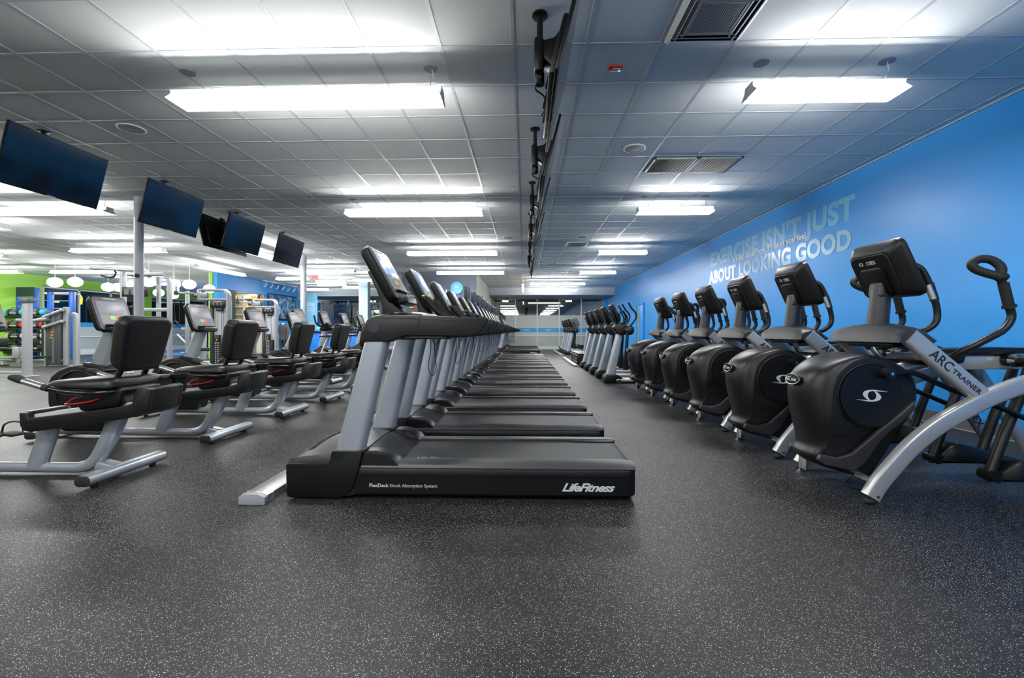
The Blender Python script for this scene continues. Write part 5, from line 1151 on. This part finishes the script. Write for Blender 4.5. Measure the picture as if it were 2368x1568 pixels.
# seated machine with round weights between the gantry and the first tower
t = thing('leg_machine', 'grey seated strength machine with two round black weights behind the second bike', 'strength machine', (-10.6, 14.2, 0))
MB().box((0.0, 0.2, 0.85), (0.36, 0.25, 1.45), bev=0.03).build('tower_cover', M['frostlow'], t)
MB().box((0.06, 0.18, 1.55), (0.80, 0.32, 0.13), bev=0.05, seg=3).build('tower_cap', M['grey'], t)
roundbox(t, 'curved_frame', [(-0.4, 1.12), (0.42, 1.12)] + arc_pts(0.42, 0.94, 0.18, 90, 0) + [(0.60, 0.0)], 0.10, 0.10, M['steel'])
for x, z, r in ((0.10, 0.62, 0.11), (0.0, 0.48, 0.12)): MB().cyl((x, -0.25, z), (x, -0.05, z), r, 22).cyl((x, -0.26, z), (x, -0.25, z), 0.02, 10).build('round_weight', M['iron'], t)
MB().tube([(-0.45, -0.15, 0.95), (0.02, -0.15, 0.50)], 0.03, 8).tube([(-0.3, -0.15, 0.36), (0.35, -0.15, 0.16)], 0.035, 8).build('lever_arm', M['steel'], t)
MB().box((0.62, -0.1, 0.47), (0.75, 0.35, 0.09), bev=0.03, seg=3).build('seat', M['vinyl'], t)
MB().box((0.98, 0.0, 0.85), (0.12, 0.40, 0.62), rot=(0, 0.25, 0), bev=0.04, seg=3).build('backrest', M['vinyl'], t)
MB().box((0.3, 0, 0.05), (1.5, 0.10, 0.10), bev=0.01).box((0.85, 0, 0.25), (0.08, 0.1, 0.40)).build('floor_beam', M['alu'], t)

# blue storage rig with shelves
M['bagblue'] = mat('bag_blue', (0.03, 0.30, 0.65), 0.6); M['bagred'] = mat('bag_red', (0.65, 0.01, 0.02), 0.5); M['bagcream'] = mat('bag_cream', (0.45, 0.47, 0.35), 0.6); M['bagblack'] = mat('bag_black', (0.015, 0.015, 0.017), 0.6); M['baggrey'] = mat('bag_grey', (0.09, 0.10, 0.12), 0.6)
t = thing('storage_rig', 'tall blue steel rig with shelves and rails in front of the green wall', 'rack', (-18.2, 17.0, 0))
RX = [-18.2+q for q in (0, 0)]
x0 = px(84, 700, 17.0)[0]+18.2; x1 = px(117, 700, 17.0)[0]+18.2; x2 = px(167, 700, 17.0)[0]+18.2; xm = px(40, 700, 17.0)[0]+18.2
for i, x in enumerate((xm, x0, x1, x2)):
    H = 2.73 if i < 2 else 2.58
    MB().box((x, 0, H/2), (0.17, 0.12, H), bev=0.008).build('upright', M['rackblue'], t)
for i, z in enumerate((2.50, 2.25, 1.95, 1.68, 1.40, 1.15, 0.85, 0.55)):
    MB().cyl((x0, 0, z), (x2, 0, z-0.03), 0.018, 8).build('rail', M['steel'], t)
MB().box(((xm+x0)/2, -0.05, 2.58), (x0-xm, 0.03, 0.36)).build('dark_board', mat('dark_glass_board', (0.01, 0.03, 0.04), 0.15), t)
MB().box(((xm+x0)/2, -0.03, 2.15), (x0-xm, 0.04, 0.16)).build('cross_plate', M['rackblue'], t)
SH = [1.62, 1.14, 0.72, 0.28]
for z in SH:
    MB().box((x0-0.05, -0.30, z), (1.70, 0.45, 0.05), bev=0.006).build('shelf', M['iron'], t)
for x in (x0-0.88, x0+0.78): MB().box((x, -0.30, 0.85), (0.05, 0.40, 1.70)).build('shelf_side', M['iron'], t)
GX = -18.2 + x0
def bag(x, z, ry, end, num, lab):
    b = thing('sandbag', lab, 'sandbag', (x, 16.68, z), ry, 'stuffed workout bags on the blue rig')
    MB().tube([(-0.34, 0, 0), (-0.30, 0, 0), (0.30, 0, 0), (0.34, 0, 0)], [0.10, 0.135, 0.135, 0.10], 18).build('bag_body', M['bagblack'], b)
    for s in (-1, 1): MB().tube([(s*0.24, 0, 0), (s*0.34, 0, 0), (s*0.375, 0, 0)], [0.139, 0.135, 0.09], 18).build('end_cap', end, b)
    MB().tube([(-0.10, 0, 0), (0.10, 0, 0)], 0.138, 18).build('grey_panel', M['baggrey'], b)
    MB().tube([(-0.16, -0.03, 0.12), (-0.10, -0.05, 0.175), (0.10, -0.05, 0.175), (0.16, -0.03, 0.12)], 0.012, 6, sm=3).build('carry_strap', M['bagblack'], b)
    MB().box((0.0, -0.137, -0.03), (0.26, 0.006, 0.022)).build('print_strip', M['letter'], b)
    if num: lettering(num, 0.11, M['letter'], b, frame((-0.30, -0.14, -0.05), (1, 0, 0), (0, 0, 1)), bold=0.02, width=0.11)
    return b
bag(GX-0.42, 1.77, 0, M['bagblue'], '', 'blue-ended workout bag, left on the top rig shelf'); bag(GX+0.36, 1.77, 0.05, M['bagblue'], '', 'blue-ended workout bag, right on the top rig shelf')
bag(GX-0.42, 1.29, 0, M['bagred'], '50', 'red-ended workout bag, left on the second rig shelf'); bag(GX+0.36, 1.29, 0, M['bagred'], '', 'red-ended workout bag, right on the second rig shelf')
bag(GX-0.38, 0.87, 0, M['bagcream'], '10', 'cream-ended workout bag, left on the third rig shelf'); bag(GX+0.40, 0.87, 0, M['bagcream'], '', 'cream-ended workout bag, right on the third rig shelf')
bag(GX-0.40, 0.43, 0, M['bagblack'], '25', 'all-black workout bag, left on the lowest rig shelf'); bag(GX+0.40, 0.43, 0, M['bagblack'], '', 'all-black workout bag, right on the lowest rig shelf')
q = px(176, 685, 16.8)
t = thing('resistance_band', 'yellow band handle hanging from the end post of the blue rig', 'band', (q[0]-0.02, 16.95, 2.30))
MB().tube([(-0.16, 0.03, 0.16), (0.0, 0, 0.18), (0.07, 0, 0.10)], 0.015, 8, sm=3).build('loop', M['white'], t)
MB().tube([(0.07, 0, 0.10), (0.08, 0, 0.0), (0.07, 0, -0.22)], [0.03, 0.045, 0.035], 10).build('grip', M['yellow'], t)

# light blue trainer panel, reception desk
a = px(704, 700, 20.6); b = px(733, 700, 20.6); cx = (a[0]+b[0])/2; w = b[0]-a[0]
t = thing('partition_panel', 'light blue upright panel lettered blink behind the rear round column', 'panel', (cx, 20.6, 0))
MB().box((0, 0, 1.40), (w, 0.12, 2.80), bev=0.006).build('panel_board', mat('pale_blue_panel', (0.13, 0.36, 0.56), 0.45), t)
lettering('blink', 0.22, M['letter'], t, frame((0.04, -0.062, 2.20), (1, 0, 0), (0, 0, 1)), bold=0.01, width=0.36)
lettering('PERSONAL', 0.07, M['letter'], t, frame((0.04, -0.062, 2.08), (1, 0, 0), (0, 0, 1)), width=0.36)
lettering('TRAINING', 0.07, M['letter'], t, frame((0.04, -0.062, 1.98), (1, 0, 0), (0, 0, 1)), width=0.36)
t = thing('reception_desk', 'bright blue reception desk with a dark counter top', 'desk', (-8.35, 19.3, 0))
MB().box((0, 0, 0.50), (2.5, 0.7, 1.0), bev=0.01).build('desk_front', mat('desk_blue', (0.005, 0.18, 0.85), 0.35), t)
MB().box((0, -0.03, 1.033), (2.6, 0.85, 0.07), bev=0.01).build('counter_top', M['char'], t)
t = thing('counter_sign', 'small round cyan sign standing on the reception counter', 'sign', (-8.75, 18.98, 1.07), 0, 'cyan signs on the reception counter')
MB().cyl((0, -0.02, 0.12), (0, 0.0, 0.12), 0.15, 28).box((0, 0, 0.01), (0.20, 0.10, 0.02)).build('sign_disc', M['cyan'], t)
lettering('blink', 0.09, M['letter'], t, frame((0, -0.021, 0.08), (1, 0, 0), (0, 0, 1)), bold=0.01, width=0.20)
t = thing('monitor_light', 'white-lit monitor edge on the reception counter', 'monitor', (-9.2, 19.1, 1.07))
MB().box((0, 0, 0.16), (0.16, 0.03, 0.20), bev=0.004).build('screen', mat('lit_monitor', (0.6, 0.7, 0.8), 0.4, emit=(0.7, 0.85, 1), es=1.2), t); MB().box((0, 0, 0.03), (0.06, 0.06, 0.06)).build('stand', M['iron'], t)
# pictures and doors beyond the shop front
def flat_thing(name, lab, cat, u0, v0, u1, v1, y, m, d=0.03, group=None, frm=None):
    a, b = px(u0, v0, y), px(u1, v1, y); w, h = b[0]-a[0], a[2]-b[2]
    t = thing(name, lab, cat, ((a[0]+b[0])/2, y, b[2]), 0, group)
    MB().box((0, 0, h/2), (w, d, h), bev=0.003).build('face', m, t)
    if frm: 
        f = MB()
        for s in (-1, 1): f.box((s*w/2, 0, h/2), (0.06, d+0.02, h)); f.box((0, 0, h/2+s*h/2), (w+0.06, d+0.02, 0.06))
        f.build('frame', frm, t)
    return t, w, h
def mottled(name, c0, c1, sc):
    m = mat(name, c0, 0.4); nt = m.node_tree; N = nt.nodes; L = nt.links
    tc = N.new('ShaderNodeTexCoord'); n = N.new('ShaderNodeTexNoise'); n.inputs['Scale'].default_value = sc; n.inputs['Detail'].default_value = 5; n.inputs['Distortion'].default_value = 1.5
    r = N.new('ShaderNodeValToRGB'); r.color_ramp.elements[0].position = 0.42; r.color_ramp.elements[0].color = (*c0, 1); r.color_ramp.elements[1].position = 0.62; r.color_ramp.elements[1].color = (*c1, 1)
    L.new(tc.outputs['Object'], n.inputs['Vector']); L.new(n.outputs['Fac'], r.inputs[0]); L.new(r.outputs[0], N['Principled BSDF'].inputs['Base Color']); return m
flat_thing('window_poster', 'dark blue picture poster in the shop front behind the upright bikes', 'poster', 772, 705, 812, 746, 26.0, mottled('dark_blue_poster', (0.008, 0.02, 0.05), (0.06, 0.14, 0.24), 2.5))
t, w, h = flat_thing('door_poster', 'dark green poster with faint lines in the white entrance door', 'poster', 827, 721, 845, 763, 26.04, mat('green_poster', (0.012, 0.07, 0.02), 0.5), frm=M['whiteframe'])
t, w, h = flat_thing('street_number', 'dark transom with mirrored white numbers over the entrance door', 'sign', 858, 704, 877, 716, 26.0, M['greywall'])
lettering('22', 0.18, M['letter'], t, frame((0, -0.02, h/2-0.09), (-1, 0, 0), (0, 0, 1)) @ Matrix.Scale(1, 4), bold=0.02, width=0.28)
# signs on the dark grey partition
t = thing('round_sign', 'light blue round sign on the dark grey partition, above a purple one', 'sign', (px(1056, 666, 17.1)[0], 17.10, px(1056, 666, 17.1)[2]), 0, 'round signs on the grey partition')
MB().cyl((0, -0.02, 0), (0, 0.02, 0), 0.235, 40).build('disc', mat('sky_sign', (0.03, 0.36, 0.75), 0.4), t)
for i, (s_, w_) in enumerate((('MOOD', 0.17), ('LIFTERS', 0.22), ('ABOVE ALL', 0.26), ('WE ARE HERE', 0.26))): lettering(s_, 0.055 if i < 2 else 0.028, M['letter'], t, frame((0, -0.021, 0.06-0.075*i), (1, 0, 0), (0, 0, 1)), bold=0.015, width=w_)
t = thing('round_sign', 'purple round sign on the dark grey partition, below the light blue one', 'sign', (px(1054, 690, 17.1)[0], 17.135, px(1054, 692, 17.1)[2]), 0, 'round signs on the grey partition')
MB().cyl((0, -0.012, 0), (0, 0.012, 0), 0.22, 40).build('disc', mat('purple_sign', (0.08, 0.06, 0.42), 0.4), t)
lettering('HOME', 0.055, M['letter'], t, frame((0.06, -0.016, -0.03), (1, 0, 0), (0, 0, 1)), bold=0.02, width=0.16)
t = thing('wall_logo', 'white blink lettering on the dark grey partition left of the round signs', 'lettering', (px(1022, 672, 17.1)[0], 17.15, px(1022, 681, 17.1)[2]))
lettering('blink', 0.20, M['white'], t, frame((-0.03, -0.004, 0.0), (1, 0, 0), (0, 0, 1)), bold=0.015, width=0.62, ext=0.02)
lettering('FITNESS', 0.06, M['white'], t, frame((-0.03, -0.004, -0.11), (1, 0, 0), (0, 0, 1)), width=0.55, ext=0.02)
for i, (u, c, nm) in enumerate(((950, (0.30, 0.50, 0.03), 'green'), (959, (0.65, 0.05, 0.03), 'red'), (967.5, (0.08, 0.28, 0.62), 'blue'))):
    o = MB().box((0, 0, 0), (0.145, 0.02, 0.06)).build('colour_tag', mat('tag_'+nm, c, 0.5), None, loc=(px(u, 711, 17.1)[0], 17.13, px(u, 711, 17.1)[2]))
    tag(o, 'small %s rectangle on the dark partition over the first treadmill dashboard' % nm, 'sign', 'coloured rectangles on the grey partition')
q = px(932, 712, 15.5)
t = thing('feather_banner', 'narrow red banner standing behind the first treadmill', 'banner', (px(929, 712, 15.8)[0], 15.8, 0))
MB().cyl((-0.13, 0, 0), (-0.13, 0, 1.90), 0.012, 8).build('pole', M['alu'], t)
MB().prism([(-0.13, 0.45), (-0.13, 1.93), (0.02, 1.80), (0.10, 1.4), (0.06, 0.45)], -0.004, 0.004).build('flag', M['red'], t)
MB().cyl((-0.13, 0, 0), (-0.13, 0, 0.03), 0.16, 20).build('base', M['iron'], t)
# merchandise alcove
YM = 20.36
def at(u, v): p_ = px(u, v, YM); return p_[0], p_[2]
t = thing('merchandise_shelving', 'pale wall unit of shelves and hanging rails in the blue wall opening', 'shelving', (-12.93, 20.57, 0))
MB().box((0.0, 0.0, 1.4), (1.56, 0.04, 2.75)).build('back_board', M['cream'], t)
zs = [at(590, 709)[1]-0.02, at(590, 728)[1], at(590, 690)[1]-0.02, 0.5]
for z in zs: MB().box((0.17, -0.22, z), (1.20, 0.40, 0.03)).build('shelf', M['white'], t)
for x in (-0.76, -0.42, 0.18, 0.76): MB().box((x, -0.22, 1.35), (0.03, 0.40, 2.65)).build('divider', M['cream'], t)
MB().cyl((-0.76, -0.25, at(550, 697)[1]), (-0.42, -0.25, at(550, 697)[1]), 0.012, 8).build('clothes_rail', M['iron'], t)
zr = at(550, 697)[1]-0.02; zt0 = zs[0]+0.017; zt2 = zs[2]+0.017; zt1 = zs[1]+0.017
for i in range(6):
    x = -13.645+0.05*i; c = [(0.10, 0.06, 0.04), (0.45, 0.32, 0.22), (0.03, 0.03, 0.03), (0.55, 0.45, 0.34), (0.30, 0.16, 0.10), (0.05, 0.05, 0.06)][i]; nm = ['dark brown', 'tan', 'black', 'beige', 'rust', 'charcoal'][i]
    o = MB().loft([[(-0.018, -0.15*k, z), (0.018, -0.15*k, z), (0.018, 0.15*k, z), (-0.018, 0.15*k, z)] for k, z in ((0.75, -0.75), (0.8, -0.35), (1.0, -0.08), (0.35, 0.0))]).build('hanging_shirt', mat('shirt_%d' % i, c, 0.8), None, loc=(x, 20.32, zr))
    tag(o, '%s shirt hanging on the rail at the left of the merchandise alcove' % nm, 'shirt', 'shirts on the merchandise rail')
for i, (u, z, w_, h_, c, nm) in enumerate(((571, zt0, 0.24, 0.26, (0.85, 0.62, 0.05), 'yellow box, middle shelf'), (592, zt0, 0.26, 0.12, (0.88, 0.24, 0.02), 'flat orange box, middle shelf'), (567, zt2, 0.16, 0.14, (0.10, 0.45, 0.62), 'teal box, top shelf'), (590, zt2, 0.22, 0.10, (0.88, 0.24, 0.02), 'orange box, top shelf'),
        (571, zt1, 0.26, 0.20, (0.75, 0.58, 0.30), 'sandy box, lower shelf'), (596, zt1, 0.30, 0.22, (0.60, 0.42, 0.26), 'brown box, lower shelf'), (603, zt0, 0.10, 0.20, (0.10, 0.10, 0.11), 'black box, middle shelf'))):
    o = MB().box((0, 0, h_/2), (w_, 0.24, h_), bev=0.006).build('shelf_box', mat('box_%d' % i, c, 0.5), None, loc=(at(u, 700)[0], 20.34, z)); tag(o, '%s of the merchandise alcove' % nm, 'box', 'boxes on the merchandise shelves')
for i, u in enumerate((597.5, 601.5, 605.5)):
    o = MB().lathe([(0.035, 0), (0.04, 0.02), (0.04, 0.16), (0.022, 0.19), (0.022, 0.22)], 16).build('sports_bottle', [M['orange'], M['iron']][i % 2], None, loc=(at(u, 700)[0], 20.30, zt2)); tag(o, '%s drink bottle on the top merchandise shelf, %s of three' % (['orange', 'black'][i % 2], ['left', 'middle', 'right'][i]), 'bottle', 'bottles on the merchandise shelf')
o = MB().box((0, 0, 0), (1.56, 0.06, 0.26)).build('beam_sign', mat('beige_beam', (0.42, 0.36, 0.28), 0.6), None, loc=(-12.93, 20.53, 2.93)); tag(o, 'beige header board lettered blink above the merchandise shelves', 'sign')
lettering('blink', 0.15, M['white'], o, frame((at(552, 679)[0]+12.93, -0.032, -0.10), (1, 0, 0), (0, 0, 1)), bold=0.02, width=0.30)
t = thing('merchandise_lamp', 'warm ceiling lamp inside the merchandise alcove', 'lamp', (-12.40, 19.8, 3.10)); MB().box((0, 0, 0), (0.3, 1.2, 0.05)).build('diffuser', mat('warm_lamp', (0.9, 0.8, 0.7), 0.5, emit=(1, 0.85, 0.66), es=14), t); MB().box((0, 0, 0.02), (0.34, 1.24, 0.03)).build('housing', M['white'], t)
t = thing('green_sign', 'rounded green notice board at the grey edge of the merchandise opening', 'sign', (px(527, 740, 17.3)[0], 17.3, 0))
MB().loft([[(x, y, z+1.85) for x, z in rrect(0.30, 0.9, 0.12, 4)] for y in (-0.02, 0.02)]).build('board', mat('mint_green', (0.12, 0.62, 0.30), 0.45), t); MB().cyl((0, 0, 0), (0, 0, 1.45), 0.02, 10).cyl((0, 0, 0), (0, 0, 0.03), 0.15, 18).build('stand', M['alu'], t)
lettering('GET', 0.07, M['letter'], t, frame((0.0, -0.021, 2.08), (1, 0, 0), (0, 0, 1)), width=0.16); lettering('REAL', 0.07, M['letter'], t, frame((0.0, -0.021, 1.95), (1, 0, 0), (0, 0, 1)), width=0.18)
# framed picture and clothed mannequin on the blue wall
t = thing('framed_picture', 'large dark-framed blue picture on the blue side wall', 'picture', (-11.94, 21.9, 1.60))
MB().box((0.03, 0, 0.62), (0.04, 2.5, 1.24), bev=0.004).build('frame', M['iron'], t); MB().box((0.052, 0, 0.62), (0.006, 2.36, 1.10)).build('print', mottled('blue_picture', (0.01, 0.06, 0.18), (0.25, 0.45, 0.62), 2.2), t)
t = thing('mannequin', 'headless display figure in a dark hooded top in front of the blue wall', 'mannequin', (px(657, 780, 18.6)[0]-0.05, 18.6, 0)); t.scale = (0.85, 0.85, 0.95)
sk = [((0, 0, 0.75), 0.17), ((0, 0, 0.95), 0.165), ((0, 0, 1.15), 0.19), ((0, 0, 1.30), 0.20), ((0, 0, 1.38), 0.12), ((0, 0, 1.46), 0.065)]
MB().tube([p for p, _ in sk], [r for _, r in sk], 18, sm=3, flat=0.62, up=(0, 1, 0)).build('torso', mat('mannequin_skin', (0.55, 0.48, 0.40), 0.6), t)
h = MB().tube([(0, 0, 0.72), (0, 0, 0.95), (0, 0, 1.15), (0, 0, 1.31), (0, 0, 1.40)], [0.185, 0.18, 0.205, 0.215, 0.11], 18, sm=3, flat=0.66, up=(0, 1, 0)).build('hooded_top', mat('dark_hoodie', (0.045, 0.045, 0.05), 0.85), t)
for s in (-1, 1): MB().tube([(s*0.18, 0, 1.32), (s*0.25, -0.02, 1.10), (s*0.25, -0.08, 0.85), (s*0.21, -0.12, 0.76)], [0.07, 0.06, 0.05, 0.045], 12, sm=3).build('sleeve', bpy.data.materials['dark_hoodie'], t)
MB().tube([(-0.12, 0.0, 1.40), (0, 0.10, 1.46), (0.12, 0.0, 1.40), (0, -0.08, 1.34)], 0.05, 10, sm=4, closed=True).build('hood', bpy.data.materials['dark_hoodie'], t)
for s in (-1, 1): MB().tube([(s*0.09, 0, 0.78), (s*0.10, 0, 0.40), (s*0.11, 0.0, 0.05)], [0.10, 0.075, 0.05], 12, sm=3).build('trouser_leg', M['bagblack'], t)
MB().cyl((0, 0, 0), (0, 0, 0.03), 0.22, 24).build('base', M['alu'], t)
o = MB().box((0, 0, 0), (0.012, 0.09, 0.13), bev=0.003).build('thermostat', M['lgrey'], None, loc=(XR-0.006, px(1470, 745, 18)[1]+0.9, 1.40)); tag(o, 'small grey thermostat on the blue wall left of the blue door', 'thermostat')
